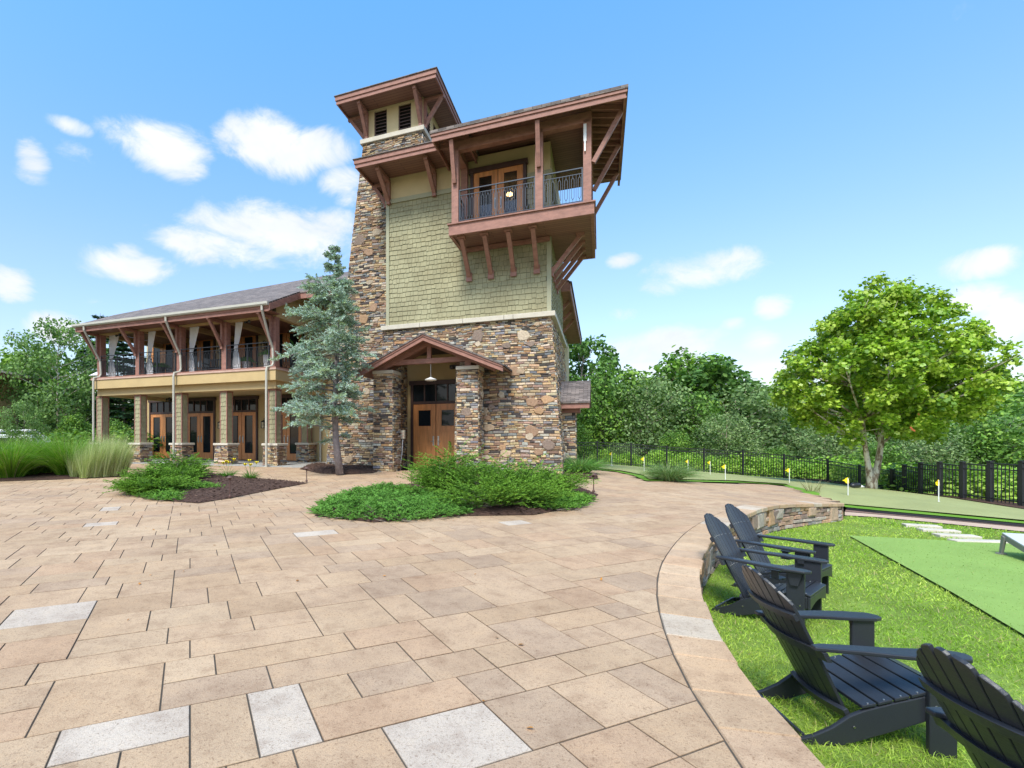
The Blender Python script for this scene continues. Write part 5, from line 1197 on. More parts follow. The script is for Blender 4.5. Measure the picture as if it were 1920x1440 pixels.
for q,(px,py,h) in enumerate([(142,896,.85),(160,897,1.05),(178,896,1.2),(196,895,1.3),(212,894,1.25),(226,893,1.1),(186,884,1.2),(206,882,1.2)]):
    x,y=at(px,py); tuft('feather_grass',['leftmost short pale grass clump of the feathery row','second pale feathery grass clump from the left','third pale feathery grass clump from the left','tall pale feathery grass clump in the middle of the row','pale feathery grass clump beside the row end','pale feathery grass clump nearest the first stone column base','pale feathery grass clump behind the row, left one','pale feathery grass clump behind the row, right one'][q],x,y,h,.4,620,PC_,PT,120+q,(.02,.35),.008,(.02,.25),grp='pale feathery grasses',drift=(.12,0))
x,y=at(1087,888); tuft('fountain_grass','round green grass clump against the right corner of the tower',x,y,.95,.8,2400,(.10,.26,.05),(.22,.42,.10),140,(.1,1.1),.008,(.3,.8))
x,y=at(1255,902); tuft('fountain_grass','green grass clump with dry base between path and putting green',x,y,.85,.7,2200,(.13,.25,.07),(.28,.38,.16),141,(.1,1.2),.008,(.25,.8))
x,y=at(1522,922); tuft('seed_grass','thin dry seed heads rising behind the plaza corner',x,y,.42,.5,60,(.40,.36,.2),(.5,.45,.28),142,(.1,.8),.012,(.05,.3))
def lily(px,py,lab,seed):
    x,y=at(px,py); root=empty('daylily',(x,y,g(x,y)+.03)); setlab(root,lab,'flower','yellow daylilies on the left island'); r=np.random.default_rng(seed); n=130; a=r.uniform(0,6.28,n)
    ribbons('leaf_blades',np.stack([.05*np.cos(a),.05*np.sin(a),np.zeros(n)],1),np.stack([np.cos(a)*r.uniform(.2,1.3,n),np.sin(a)*r.uniform(.2,1.3,n),np.ones(n)],1),r.uniform(.28,.5,n),r.uniform(.2,.7,n),np.full(n,.013),np.array((.12,.27,.04))*r.uniform(.6,1.3,(n,1)),M['blade'],root,seg=5)
    for q in range(4):
        a=q*1.7+seed; px_,py_=.16*math.cos(a),.16*math.sin(a); z=.38+.05*(q%3); c=MB(); c.tube([(0,0,.02),(px_*.5,py_*.5,z*.6),(px_,py_,z)],[.006,.005,.004],5); c.build('stalk',M['leafstalk'],root)
        c=MB()
        for k in range(6):
            b=k*math.pi/3; d=Vector((math.cos(b),math.sin(b),0)); e=Vector((-d.y,d.x,0)); o=Vector((px_,py_,z)); c.add([o,o+d*.035+e*.03+Vector((0,0,.05)),o+d*.075+Vector((0,0,.085)),o+d*.035-e*.03+Vector((0,0,.05))],[(0,1,2,3)])
        c.build('blossom',M['petal'],root)
M['leafstalk']=simple('stalk',(.12,.25,.04),.6,bd=0); M['petal']=simple('petal',(.95,.72,.02),.6,bd=0)
lily(428,897,'yellow daylily clump nearer the first juniper on the left island',3); lily(470,901,'yellow daylily clump nearer the tip of the left island',5)
# ================================================================== THINGS
def face(f): return math.atan2(-f[0],f[1])
def adirondack(label,loc,f,cup=False):
    root=empty('adirondack_chair',(loc[0],loc[1],LZ-.01),face(f)); tag(root,label,'chair','dark adirondack chairs on the lawn'); mt=M['chair']; bv=.006
    dots=MB()
    def dot(p,n,r=.008):
        n=Vector(n).normalized(); dots.tube([Vector(p),Vector(p)+n*.004],[r,r*.8],8)
    # side stringers (rear legs)
    for s in (-1,1):
        c=MB(); x0,x1=s*.262,s*.290; x0,x1=min(x0,x1),max(x0,x1)
        prof=[(.36,.355),(.30,.375),(.02,.285),(-.12,.235),(-.20,.195),(-.30,.115),(-.40,.06),(-.475,.035),(-.485,.015),(-.47,0),(-.33,0),(-.24,.01),(.0,.105),(.20,.19),(.36,.245)]
        c.extr(prof,'x',x0,x1); c.build('rear_leg',mt,root,bevel=bv)
        dot((s*.291,-.18,.13),(s,0,0)); dot((s*.291,-.44,.03),(s,0,0),.005)
        c=MB(); a,b=(s*.291,s*.322); a,b=min(a,b),max(a,b); c.box(a,b,.20,.345,0,.592); c.build('front_leg',mt,root,bevel=bv)
        for p in ((.235,.30),(.235,.25),(.31,.27),(.27,.55)): dot((s*.323,p[0],p[1]),(s,0,0),.009)
        # arm
        c=MB(); k=1 if s>0 else -1
        inn=[(-.42,.285),(-.36,.262),(-.20,.262),(.0,.272),(.18,.262),(.34,.268),(.395,.30)]
        out=[(.40,.345),(.36,.395),(.20,.408),(.02,.395),(-.16,.362),(-.34,.345),(-.42,.335)]
        poly=[(k*x,y) for y,x in inn+out]; c.extr(poly,'z',.595,.622); c.build('armrest',mt,root,bevel=.007)
        c=MB(); a,b=sorted((s*.323,s*.35)); c.extr([(.215,.45),(.33,.594),(.215,.594)] and [(.24,.46),(.30,.46),(.335,.594),(.21,.594)],'x',a,b); c.build('arm_bracket',mt,root)
    c=MB(); c.box(-.262,.262,-.455,-.435,.01,.055); c.build('rear_stretcher',mt,root,bevel=.004)
    # seat slats following the stringer top
    pts=[(.395,.352),(.36,.372),(.30,.380),(.02,.292),(-.12,.243)]
    c=MB()
    def on(t):  # y from front to back
        ys=[p[0] for p in pts][::-1]; zs=[p[1] for p in pts][::-1]; return float(np.interp(t,ys,zs))
    y=.385
    for i in range(6):
        w=.078; y0=y-w; z1,z0=on(y),on(y0); c.hexa([(-.292,y0,z0+.002),(.292,y0,z0+.002),(.292,y,z1+.002),(-.292,y,z1+.002),(-.292,y0,z0+.022),(.292,y0,z0+.022),(.292,y,z1+.022),(-.292,y,z1+.022)])
        for s in (-1,1): dot((s*.277,(y+y0)/2,(z0+z1)/2+.022),(0,0,1),.006)
        y=y0-.011
    c.build('seat',mt,root,bevel=.004)
    c=MB(); 
    pr_=[(-.29,.355),(.29,.355),(.29,.235)]+[(.29-.58*k/10,.235+.05*math.sin(math.pi*k/10)) for k in range(1,10)]+[(-.29,.235)]
    c.extr([(a,b) for a,b in pr_],'y',.362,.384); c.build('front_apron',mt,root,bevel=.003)
    # back : fan of slats, reclined
    RC=math.tan(R(27)); by,bz=-.13,.17
    def bk(x,t,off=0):   # t: length up the back ; off: thickness direction (rearwards +)
        cy=.055*(1-(x/.3)**2); return (x,by-t*math.sin(R(27))-cy+ -off*math.cos(R(27)),bz+t*math.cos(R(27))-off*math.sin(R(27)))
    n=7; c=MB(); 
    for i in range(n):
        q=(i-3); w0=.056;w1=.0375*2; xb0=q*.062; xt0=q*.0795; top=.965-[.0,.02,.085,.20][abs(q)]; bot=.0
        hw0,hw1=.028,.0365; m=6; outl=[]
        tl=[bot]+[top*.6,top-.045 if abs(q)<3 else top-.05]
        def X(t,sx): kk=t/.95; return xb0+(xt0-xb0)*kk+sx*(hw0+(hw1-hw0)*kk)
        L_=[(X(t,-1),t) for t in tl]; Rr=[(X(t,1),t) for t in tl]
        slope=[0,.012,.045,.075][abs(q)]; sg=1 if q>0 else -1
        topp=[]
        for k in range(1,6):
            a=math.pi*k/6; xx=X(top,0)-math.cos(a)*hw1*.96; tt=top-.045+ .045*math.sin(a)**.7 if abs(q)<1 else None
            if tt is None:
                xo=abs(xx); tt=.965-2.55*xo*xo-[0,.0,.012,.02][abs(q)]-.012*max(0,(xx-X(top,0))/hw1*sg)**4
            topp.append((xx,tt))
        pl=L_+topp+Rr[::-1]; npt=len(pl)
        V=[bk(x,t,0) for x,t in pl]+[bk(x,t,.02) for x,t in pl]
        c.add(V,[tuple(range(npt)),tuple(range(2*npt-1,npt-1,-1))]+[(k,npt+k,npt+(k+1)%npt,(k+1)%npt) for k in range(npt)])
        for t_ in (.70,.37): 
            if t_<top-.05: p=bk(X(t_,0),t_,0); dot((p[0]-.015,p[1],p[2]),(0,1,.4),.004); dot((p[0]+.015,p[1],p[2]),(0,1,.4),.004)
    c.build('backrest',mt,root,bevel=.004)
    def rail(name,t0,t1,hw,th,off0=.021):
        c=MB(); m=10; V=[]
        for k in range(m+1):
            x=-hw+2*hw*k/m
            for (t,o) in ((t0,off0),(t1,off0),(t1,off0+th),(t0,off0+th)): V.append(bk(x*.999,t,o))
        fs=[(4*k+a,4*k+(a+1)%4,4*k+4+(a+1)%4,4*k+4+a) for k in range(m) for a in range(4)]+[(3,2,1,0),(4*m,4*m+1,4*m+2,4*m+3)]
        c.add(V,fs); c.build(name,mt,root,bevel=.003)
    rail('upper_back_rail',.665,.715,.262,.022); rail('lower_back_rail',.02,.075,.262,.03)
    z=.575; c=MB(); m=10; V=[]
    for k in range(m+1):
        x=-.345+.69*k/m; t=(z-bz)/math.cos(R(27)); yb=bk(max(-.3,min(.3,x)),t,.021)[1]
        for (zz_,dy) in ((.535,0),(.594,0),(.594,-.03),(.535,-.03)): V.append((x,yb+dy-.004+(.594-zz_)*.45,zz_))
    c.add(V,[(4*k+a,4*k+(a+1)%4,4*k+4+(a+1)%4,4*k+4+a) for k in range(m) for a in range(4)]+[(3,2,1,0),(4*m,4*m+1,4*m+2,4*m+3)]); c.build('arm_rail',mt,root,bevel=.003)
    if cup:
        c=MB(); x0,y0=.19,.10
        for zz_,ri in ((.555,.042),(.47,0)):
            prf=[(.062,0),(.062,.014),(max(ri,.001),.014),(max(ri,.001),0)]; c.lathe(prf+[prf[0]],20,(x0,y0,zz_))
            c.box(x0+.03,x0+.105,y0-.045,y0+.045,zz_+.001,zz_+.013)
        c.box(x0+.085,x0+.103,y0-.03,y0+.03,.484,.556); c.build('cup_holder',mt,root)
    dots.build('screw_head',M['steel'],root)
    return root
adirondack('dark chair with cup holder, farthest left nearer chair of the facing pair at the wall',(3.92,5.30),(.62,-.78),True)['label']='dark chair with a cup holder, the nearer one of the pair by the wall curve'
adirondack('dark chair with a cup holder, the farther one of the pair by the wall curve',(4.69,6.14),(.57,-.82),True)
adirondack('dark chair fully in view in front of the pair, its back to the coping',(2.98,3.32),(.99,-.14))
adirondack('dark chair cut off by the lower right corner of the photo',(2.85,1.99),(.99,-.13))
# cornhole board
cb=empty('cornhole_board',(9.55,7.85,LZ+.03),0); tag(cb,'white topped cornhole board with folding legs on the dark turf','cornhole board')
u_=Vector((.42,.9,0)).normalized(); fw=Vector((-.42,-.9,0)).normalized(); rt=Vector((.9,-.42,0)).normalized()
hi=Vector((.03,.15,.33)); lo=hi+fw*1.2+Vector((0,0,-.27)); c=MB(); c.hexa([lo,lo+rt*.61,hi+rt*.61,hi,lo+Vector((0,0,.018)),lo+rt*.61+Vector((0,0,.018)),hi+rt*.61+Vector((0,0,.018)),hi+Vector((0,0,.018))]); c.build('board_top',M['grey_board'],cb)
c=MB(); D_=Vector((0,0,-.085)); k=.0
for a,b in ((lo,hi),(lo+rt*.59,hi+rt*.59)): c.hexa([a+D_,a+D_+rt*.02,b+D_+rt*.02,b+D_,a-Vector((0,0,.001)),a+rt*.02-Vector((0,0,.001)),b+rt*.02-Vector((0,0,.001)),b-Vector((0,0,.001))])
c.hexa([hi+D_-fw*.0+rt*.021,hi+D_+rt*.589,hi+D_+rt*.589+fw*.02,hi+D_+rt*.021+fw*.02]+[p-Vector((0,0,.001)) for p in (hi+rt*.021,hi+rt*.589,hi+rt*.589+fw*.02,hi+rt*.021+fw*.02)]); c.build('board_frame',M['grey_side'],cb)
for s in (0,.57):
    c=MB(); a=hi+rt*s+fw*.05+D_; b=hi+rt*s-fw*.02; b=Vector((b.x,b.y,.02)); c.bar(a+Vector((0,0,.05)),b,.075,.035,up=rt,w2=.055,h2=.03); c.box(b.x-.05,b.x+.05,b.y-.04,b.y+.04,0,.022); c.build('leg',M['grey_side'],cb)
# golf flags
FL=[(1590,895,937,'flag pin just right of the plaza corner'),(1760,899,942,'rightmost yellow flag, in front of the tall fence'),(1480,877.6,910,'yellow flag behind the dry seed grass'),(1360,870.6,906,'yellow flag directly behind the plaza edge, right of three close flags'),(1331.6,864,891,'middle one of the three close yellow flags'),(1290,861.7,889.8,'left one of the three close flags, right of the grass clump'),(1207.7,856.7,888,'yellow flag just left of the grass clump with dry base'),(1147,848,872.7,'leftmost and farthest yellow flag by the tower')]
for k,(px,t,b,lab) in enumerate(FL):
    Y=F*.62/(b-t); x,y=pxf(px,Y); z=EYE+(HY-b)/F*Y; root=empty('golf_flag',(x,y,z)); tag(root,lab if 'yellow' in lab else 'yellow '+lab,'golf flag','yellow practice flags on the putting green')
    c=MB(); c.tube([(0,0,-.02),(0,0,.60)],.011,8); c.build('pole',M['white'],root); c=MB(); c.lathe([(.055,.004),(.055,.012),(.012,.03)],16); c.build('cup_rim',M['white'],root)
    c=MB(); m=6; V=[]
    n_=[.16,.05,.16,.14,.14,.12,.14,.13][k]; s_=-1; 
    for i in range(m+1):
        f=i/m; w=math.sin(f*6)*.018
        V+=[(s_*n_*f,w,.62-.075*f*1.0),(s_*n_*f,w+.004,.46+.075*f)]
    c.add(V,[(2*i,2*i+1,2*i+3,2*i+2) for i in range(m)]); 
    if k in (0,1): c.add([(.0,0,.62),(.055,.03,.55),(.06,.03,.46),(.0,0,.44),(-.05,.02,.47),(-.055,.03,.54)],[(0,1,2,3,4,5)])
    c.build('flag',M['yellow'],root)
# path lights
for px,t,b,lab in [(772,882,912,'bronze path light at the back of the centre island, before the entrance doors'),(1113,889,925,'bronze path light at the right tip of the centre island'),(575,877,905,'bronze path light at the right tip of the left island'),(431,894,935,'bronze path light in the mulch below the daylilies')]:
    x,y=at(px,b); h=(b-t)/F*y; c=empty('path_light',(x,y,g(x,y)+.03)); tag(c,lab,'path light','bronze path lights'); m=MB(); m.tube([(0,0,-.02),(0,0,h-.04)],.012,8); m.lathe([(.03,0),(.03,.03),(.012,.06)],12); m.build('stem',M['rust'],c)
    m=MB(); m.lathe([(.001,h),(.035,h-.01),(.075,h-.045),(.078,h-.055),(.03,h-.055),(.03,h-.09),(.001,h-.09)],20); m.build('hood',M['rust'],c,smooth_=True)
# ground floodlights
for px,py,s_,lab,mt in ((656,874,1.35,'dark floodlight on a stake beside the cedar trunk','metal'),(953,884,1.3,'grey floodlight in the bed right of the entrance','grey_side')):
    x,y=at(px,py); c=empty('floodlight',(x,y-.05,g(x,y)+.05)); tag(c,lab,'floodlight'); m=MB(); m.box(-.015*s_,.015*s_,-.015,.015,-.1,.14*s_); m.build('stake',M['metal'],c)
    m=MB(); m.hexa([(-.15*s_,-.10,.10*s_),(.15*s_,-.10,.10*s_),(.12*s_,.12,.14*s_),(-.12*s_,.12,.14*s_),(-.15*s_,-.10,.30*s_),(.15*s_,-.10,.30*s_),(.12*s_,.12,.26*s_),(-.12*s_,.12,.26*s_)]); m.box(-.18*s_,.18*s_,-.15,-.10,.29*s_,.31*s_); m.build('lamp_body',M[mt],c,bevel=.01)
# boulders by the right bed
for k,(px,py,s_,lab) in enumerate(((1003,886,.2,'pale rounded boulder against the tower wall right of the floodlight'),(990,887,.13,'small brown boulder left of the pale rounded boulder'))):
    x,y=at(px,py); import bmesh; bm=bmesh.new(); bmesh.ops.create_icosphere(bm,subdivisions=3,radius=s_); r_=random.Random(k)
    for v in bm.verts: v.co*=1+.12*math.sin(v.co.x*14+k)*math.sin(v.co.y*11)+.08*math.sin(v.co.z*17+k*2); v.co.z*=.8
    me=bpy.data.meshes.new('boulder'); bm.to_mesh(me); bm.free(); me.materials.append(simple('boulder%d'%k,((.6,.52,.42),(.36,.24,.18))[k],.85,var=.3,sc=8,bsc=30,bd=.01)); o=link(bpy.data.objects.new('boulder',me)); o.location=(x,y,g(x,y)+s_*.6); tag(o,lab,'boulder')
# pendant lamp and phone box at the entrance
w=W(-5.25,15.95,3.74); root=empty('pendant_lamp',tuple(w)); tag(root,'white saucer pendant lamp hanging in the entrance porch','pendant lamp')
c=MB(); c.tube([(0,0,.45),(0,0,-.62)],.012,8); c.build('rod',M['steel'],root); c=MB(); c.lathe([(.02,-.56),(.05,-.58),(.2,-.64),(.205,-.655),(.17,-.68),(.001,-.70)],28); c.build('lamp_shade',M['white'],root,smooth_=True)
w=W(-6.6,16.62,.0); root=empty('phone_box',tuple(w),-TH); tag(root,'cream emergency phone box on a leaning white conduit beside the left porch pier','phone box')
c=MB(); c.box(-.02,.16,-.06,.05,1.12,1.40); c.box(-.03,.17,-.07,.06,1.401,1.42); c.build('box_body',simple('phone_cream',(.62,.55,.42),.6,bd=0),root,bevel=.006); c=MB(); c.tube([(.08,0,1.12),(.06,-.02,.6),(-.02,-.05,.0)],.018,8); c.build('conduit',M['white'],root)
def text(s,size,loc,mat,parent,rot=(R(90),0,0),name='lettering'):
    cu=bpy.data.curves.new(name,'FONT'); cu.body=s; cu.size=size; cu.extrude=.001; cu.align_x='CENTER'; t_=bpy.data.objects.new('tmp',cu); COL.objects.link(t_); bpy.context.view_layer.update(); me=bpy.data.meshes.new_from_object(t_); bpy.data.objects.remove(t_); me.materials.clear(); me.materials.append(mat); o=bpy.data.objects.new(name,me); link(o,parent); o.location=loc; o.rotation_euler=rot; return o
red=simple('sign_red',(.55,.05,.03),.6,bd=0); text('911',.10,(.07,-.0625,1.28),red,root); text('PHONE',.048,(.07,-.0625,1.20),red,root)
# curtains
def curtain(u,lab,side=1,v=17.25,z0=4.0,z1=6.05,tie=4.95,wtop=.5,flare=.42):
    root=empty('curtain',tuple(W(u,v,z0)),-TH); tag(root,lab,'curtain','white outdoor curtains of the upper veranda'); c=MB(); n=22; m=26; V=[]
    for j in range(m+1):
        z=z1-z0-(z1-z0)*j/m; h=z+z0
        k=(h-tie)/(z1-tie) if h>tie else (tie-h)/(tie-z0)
        wd_=(.14+(wtop-.14)*k**.8) if h>tie else (.13+(flare-.13)*math.sin(min(1,k*1.3)*1.57))
        sh=side*(.16*(k if h>tie else .2*k)) 
        for i in range(n+1):
            f=i/n-.5; V.append((sh+f*wd_,.05*math.sin(i*2.1+j*.05)*(1 if h>tie else .8),z))
    c.add(V,[(j*(n+1)+i,j*(n+1)+i+1,(j+1)*(n+1)+i+1,(j+1)*(n+1)+i) for j in range(m) for i in range(n)]); c.build('fabric',M['cloth'],root,smooth_=True)
    c=MB(); c.lathe([(.085,-.03),(.09,0),(.085,.03)],14,(0,0,tie-z0)); c.build('tie_band',M['cloth'],root)
curtain(UK[4]+.45,'white curtain in the leftmost bay of the upper veranda',1,wtop=.62,flare=.5)
curtain(UK[3]+.42,'white curtain right of the second upper post, left of the first upper doors',1,wtop=.4)
curtain(UK[2]+.45,'white curtain between the first and second upper doors',1,wtop=.5,flare=.3)
curtain(UK[1]+.42,'white curtain right of the fourth upper post, left of the ferns',1,wtop=.36)
curtain(UK[0]-.12,'narrow white curtain beside the corner post',-1,wtop=.2,flare=.2)
# potted plants
def fern(u,v,z,lab,pot='white',h=.5,s_=.55,big=False,base_h=.45):
    w=W(u,v,z); root=empty('potted_plant',tuple(w)); tag(root,lab,'potted plant','potted plants on the upper veranda'); c=MB(); c.lathe([(.001,0),(.15,0),(.19,base_h),(.165,base_h),(.16,base_h-.04),(.001,base_h-.04)],20); c.build('pot',M[pot],root,smooth_=False)
    r=np.random.default_rng(int(abs(u*10))); 
    if not big:
        n=150; a=r.uniform(0,6.28,n); l=r.uniform(.3,1.6,n); P0=np.zeros((n,3)); P0[:,2]=base_h-.03
        sprays('foliage',P0,np.stack([np.cos(a)*l,np.sin(a)*l,np.ones(n)],1),r.uniform(.6,1.0,n)*s_,.55,26,.07,.022,np.array((.12,.30,.04))*r.uniform(.7,1.3,(n,1)),M['leaf'],root,spread=1.3)
    else:
        n=9; a=r.uniform(0,6.28,n); l=r.uniform(.1,.55,n); P0=np.zeros((n,3)); P0[:,2]=base_h-.05
        ribbons('foliage',P0,np.stack([np.cos(a)*l,np.sin(a)*l,np.ones(n)],1),r.uniform(.9,1.7,n),r.uniform(.1,.35,n),np.full(n,.34),np.array((.06,.19,.05))*r.uniform(.8,1.5,(n,1)),M['leaf_gloss'],root,seg=7)
fern(-19.0,17.6,3.99,'fern in a dark pot behind the left railing, by the first upper doors','metal')
fern(-14.2,17.7,3.99,'fern in a white pot next to the fourth upper post','white')
fern(-12.95,17.5,3.99,'fern in a tall white pot by the corner of the upper veranda','white',base_h=.62)
fern(-11.95-.4,19.0,3.99,'large leaved plant behind the corner post','white',big=True,base_h=.6)
# patio furniture upstairs
def settee(u,v,rz,lab):
    root=empty('patio_bench',tuple(W(u,v,3.99)),-TH+rz); tag(root,lab,'bench','dark patio seats on the upper veranda'); c=MB()
    c.box(-.6,.6,-.28,.28,.36,.44); c.build('seat',M['metal'],root)
    c=MB(); 
    for k in range(9): c.box(-.58+k*.137,-.52+k*.137,.25,.28,.45,.82)
    c.box(-.6,.6,.24,.29,.821,.88); c.build('backrest',M['metal'],root)
    for sx in (-1,1):
        for sy in (-1,1): c=MB(); c.box(sx*.57-.03,sx*.57+.03,sy*.25-.03,sy*.25+.03,0,.359); c.build('leg',M['metal'],root)
        c=MB(); c.box(sx*.57-.03,sx*.57+.03,-.28,.24,.6,.64); c.build('armrest',M['metal'],root)
settee(-20.9,18.2,0,'dark patio bench in the leftmost bay behind the railing'); settee(-16.6,18.6,.2,'dark patio bench in front of the second upper doors')
# chandelier in the balcony room
w=W(-2.97,17.9,9.78); root=empty('chandelier',tuple(w)); tag(root,'small lit glass globe chandelier behind the balcony doors','chandelier')
# seen as the lamp in the doorway glass
em,nt_,b_=new_mat('lamp_glow'); b_.inputs['Emission Color'].default_value=(1,.62,.25,1); b_.inputs['Emission Strength'].default_value=4; b_.inputs['Base Color'].default_value=(1,.8,.5,1)
c=MB(); c.tube([(0,0,.22),(0,0,.6)],.008,6)
for k in range(6): a=k*math.pi/3; c.tube([(0,0,.24),(.2*math.cos(a),.2*math.sin(a),.08),(.17*math.cos(a),.17*math.sin(a),-.12),(0,0,-.26)],.006,5)
c.build('wire_globe',M['steel'],root); c=MB(); 
for k in range(5): a=k*1.257; c.lathe([(.001,-.06),(.035,-.03),(.035,.03),(.001,.06)],8,(.08*math.cos(a),.07*math.sin(a),-.02))
c.build('bulb',em,root)
# van behind the grasses
x,y=pxf(22,29); vz=gz(x,y); root=empty('white_van',(x,y,EYE+(HY-812)/F*y-1.95),R(8)); tag(root,'white van with a roof rack parked behind the tall grasses','van')
c=MB(); c.extr([(-2.5,.35),(2.5,.35),(2.5,1.0),(2.0,1.12),(1.35,1.85),(-2.4,1.9),(-2.5,1.75)],'y',-.9,.9); c.build('body',M['white'],root,bevel=.06)
for s in (-1,1):
    c=MB()
    for a,b in ((-2.2,-1.3),(-1.2,-.3),(-.2,.7)): c.box(a,b,s*.905-.004,s*.905+.004,1.15,1.68)
    c.extr([(.8,1.15),(1.75,1.15),(1.2,1.68),(.8,1.68)],'y',s*.905-.004,s*.905+.004); c.build('side_window',M['glass'],root)
    for xx in (-1.6,1.6): c=MB(); c.tube([(xx,s*.75,.34),(xx,s*.93,.34)],.34,24); c.build('wheel',M['black_plastic'],root)
c=MB()
for xx in (-1.8,-.2,1.1): c.box(xx-.03,xx+.03,-.8,.8,2.0,2.05); c.box(xx-.03,xx+.03,-.8,-.74,1.88,2.0); c.box(xx-.03,xx+.03,.74,.8,1.88,2.0)
c.tube([(-2.2,-.6,2.1),(1.6,-.6,2.1)],.05,10); c.build('roof_rack',M['white'],root)
# neighbouring roof at the left edge
x,y=pxf(-58,30); root=empty('neighbouring_pavilion',(x,y,-.6)); tag(root,'brown eave corner of a neighbouring pavilion at the left edge','pavilion')
zt=EYE+(HY-694)/F*30+.6; c=MB(); c.box(-2.2,1.6,-1,4,zt-.3,zt-.1); c.build('eave',M['timber'],root); c=MB(); c.add([(-2.3,-1.1,zt-.1),(1.7,-1.1,zt-.1),(1.7,4.1,zt-.1),(-2.3,4.1,zt-.1),(-.6,1.5,zt+.6)],[(0,1,4),(1,2,4),(2,3,4),(3,0,4)]); c.build('roof',M['roof'],root)
c=MB(); c.box(-2,.2,.2,3.6,-.3,zt-.301); c.build('wall',M['stucco'],root)
# bag under the plane tree, white lawn umbrella
x,y=pxf(1604,17.6); root=empty('golf_bag',(x,y,g(x,y)+.06),.3); tag(root,'small dark bag with white patch lying by the plane tree trunk','bag'); c=MB(); c.tube([(-.22,0,.08),(-.1,0,.1),(.15,0,.09),(.24,0,.05)],[.05,.09,.09,.04],12); c.build('bag_body',M['metal'],root,smooth_=True); c=MB(); c.tube([(.16,-.02,.07),(.34,-.05,.03)],[.06,.03],10); c.build('bag_pocket',M['white'],root,smooth_=True)

r=np.random.default_rng(77); n=46; X=r.uniform(-5,2.2,n); Y=r.uniform(1.8,9,n); Z=np.array([g(a,b)+.012 for a,b in zip(X,Y)])
o=leaves('fallen_leaves',np.stack([X,Y,Z],1),np.array([0,0,1.])+r.normal(size=(n,3))*.25,r.uniform(.02,.045,n),np.array([(.5,.22,.05)])*r.uniform(.5,1.3,(n,1)),M['leaf']); tag(o,kind='stuff')

x,y=pxf(191,27); z0=gz(x,y); zt=EYE+(HY-693)/F*y; root=empty('patio_umbrella',(x,y,z0)); tag(root,'white umbrella peeking out left of the upper veranda corner','umbrella')
c=MB(); c.lathe([(.001,zt-z0),(.6,zt-z0-.36),(.6,zt-z0-.38),(.001,zt-z0-.05)],12); c.build('canopy',M['cloth'],root); c=MB(); c.tube([(0,0,0),(0,0,zt-z0-.02)],.03,8); c.build('pole',M['white'],root)
EXPO=1.05
CLO=(.80,.84,.92);CHI=1.0;CG=4.8
SK=((.88,.80,.82,1),(.93,1.02,1.16,1),(.70,1.38,1.68,1))
# ================================================================== LIGHT, SKY, CAMERA
SUN_EL,SUN_AZ=R(52),R(205)   # azimuth measured clockwise from +Y : behind and left of the camera
wd=bpy.data.worlds.new('World'); scene.world=wd; wd.use_nodes=True; nt=wd.node_tree; bg=nt.nodes['Background']
sky=nt.nodes.new('ShaderNodeTexSky'); sky.sky_type='NISHITA'; sky.sun_disc=False; sky.sun_elevation=SUN_EL; sky.sun_rotation=SUN_AZ; sky.air_density=1.2; sky.dust_density=1.0; sky.ozone_density=1.5
t=nt.nodes.new('ShaderNodeTexCoord'); sx=nt.nodes.new('ShaderNodeSeparateXYZ'); nt.links.new(t.outputs['Generated'],sx.inputs[0])
def mth(op,a,b=None,c=None):
    n=nt.nodes.new('ShaderNodeMath'); n.operation=op
    for i,v in enumerate((a,b,c)):
        if v is None: continue
        if isinstance(v,(int,float)): n.inputs[i].default_value=v
        else: nt.links.new(v,n.inputs[i])
    return n.outputs[0]
az=mth('ARCTAN2',sx.outputs[0],sx.outputs[1]); el=mth('ARCSINE',mth('MINIMUM',mth('MAXIMUM',sx.outputs[2],-1.0),1.0))
mp=nt.nodes.new('ShaderNodeMapping'); mp.inputs['Scale'].default_value=(1,1,1.6); nt.links.new(t.outputs['Generated'],mp.inputs[0])
def nz(sc,det,dist=0.0,rough=.6):
    n=nt.nodes.new('ShaderNodeTexNoise'); n.inputs['Scale'].default_value=sc;n.inputs['Detail'].default_value=det;n.inputs['Roughness'].default_value=rough;n.inputs['Distortion'].default_value=dist; nt.links.new(mp.outputs[0],n.inputs['Vector']); return n.outputs[0]
CL=[(300,270,95,42,1),(335,305,55,32,1),(490,270,80,42,1),(545,300,60,36,1),(608,285,58,30,1),(450,245,35,22,.9),(640,345,45,32,1),(520,440,150,52,1),(440,468,120,36,.95),(600,415,60,30,.9),(350,452,80,24,.9),(230,497,92,32,1),(240,478,40,20,.9),(62,308,36,34,1),(60,330,40,18,.9),(22,530,48,30,.9),(130,236,42,12,.6),(145,290,45,16,.45),(1310,508,115,36,1),(1350,490,70,26,1),(1250,530,60,24,.9),(1168,488,34,13,.8),(1452,573,38,26,1),(1235,650,120,34,1),(1250,690,150,24,.85),(1830,497,75,28,.9),(1860,490,40,24,.9),(1820,560,60,30,.85),(1885,600,50,50,.9),(1425,640,40,26,.95),(1375,608,24,12,.5),(1172,590,30,14,.45),(260,580,95,16,.5),(105,618,60,30,.85),(1450,690,90,22,.75),(1560,640,50,20,.7),(1640,560,70,30,.3),(1800,40,40,25,.25)]
field=None
for px,py,a,b,wt in CL:
    X=(px-CX)/F; Z=(HY-py)/F; A=math.atan(X); E_=math.atan(Z*math.cos(A)); wa=a/F*math.cos(A)**2*1.05; we=b/F*math.cos(A)*1.02
    dx_=mth('MULTIPLY',mth('SUBTRACT',az,A),1/wa); de=mth('MULTIPLY',mth('SUBTRACT',el,E_),1/we)
    # flat bottoms: squeeze below
    q=mth('ADD',mth('MULTIPLY',dx_,dx_),mth('MULTIPLY',de,de)); v=mth('SUBTRACT',mth('MULTIPLY',mth('SUBTRACT',1.0,q),wt),(1-wt)*.55)
    field=v if field is None else mth('MAXIMUM',field,v)
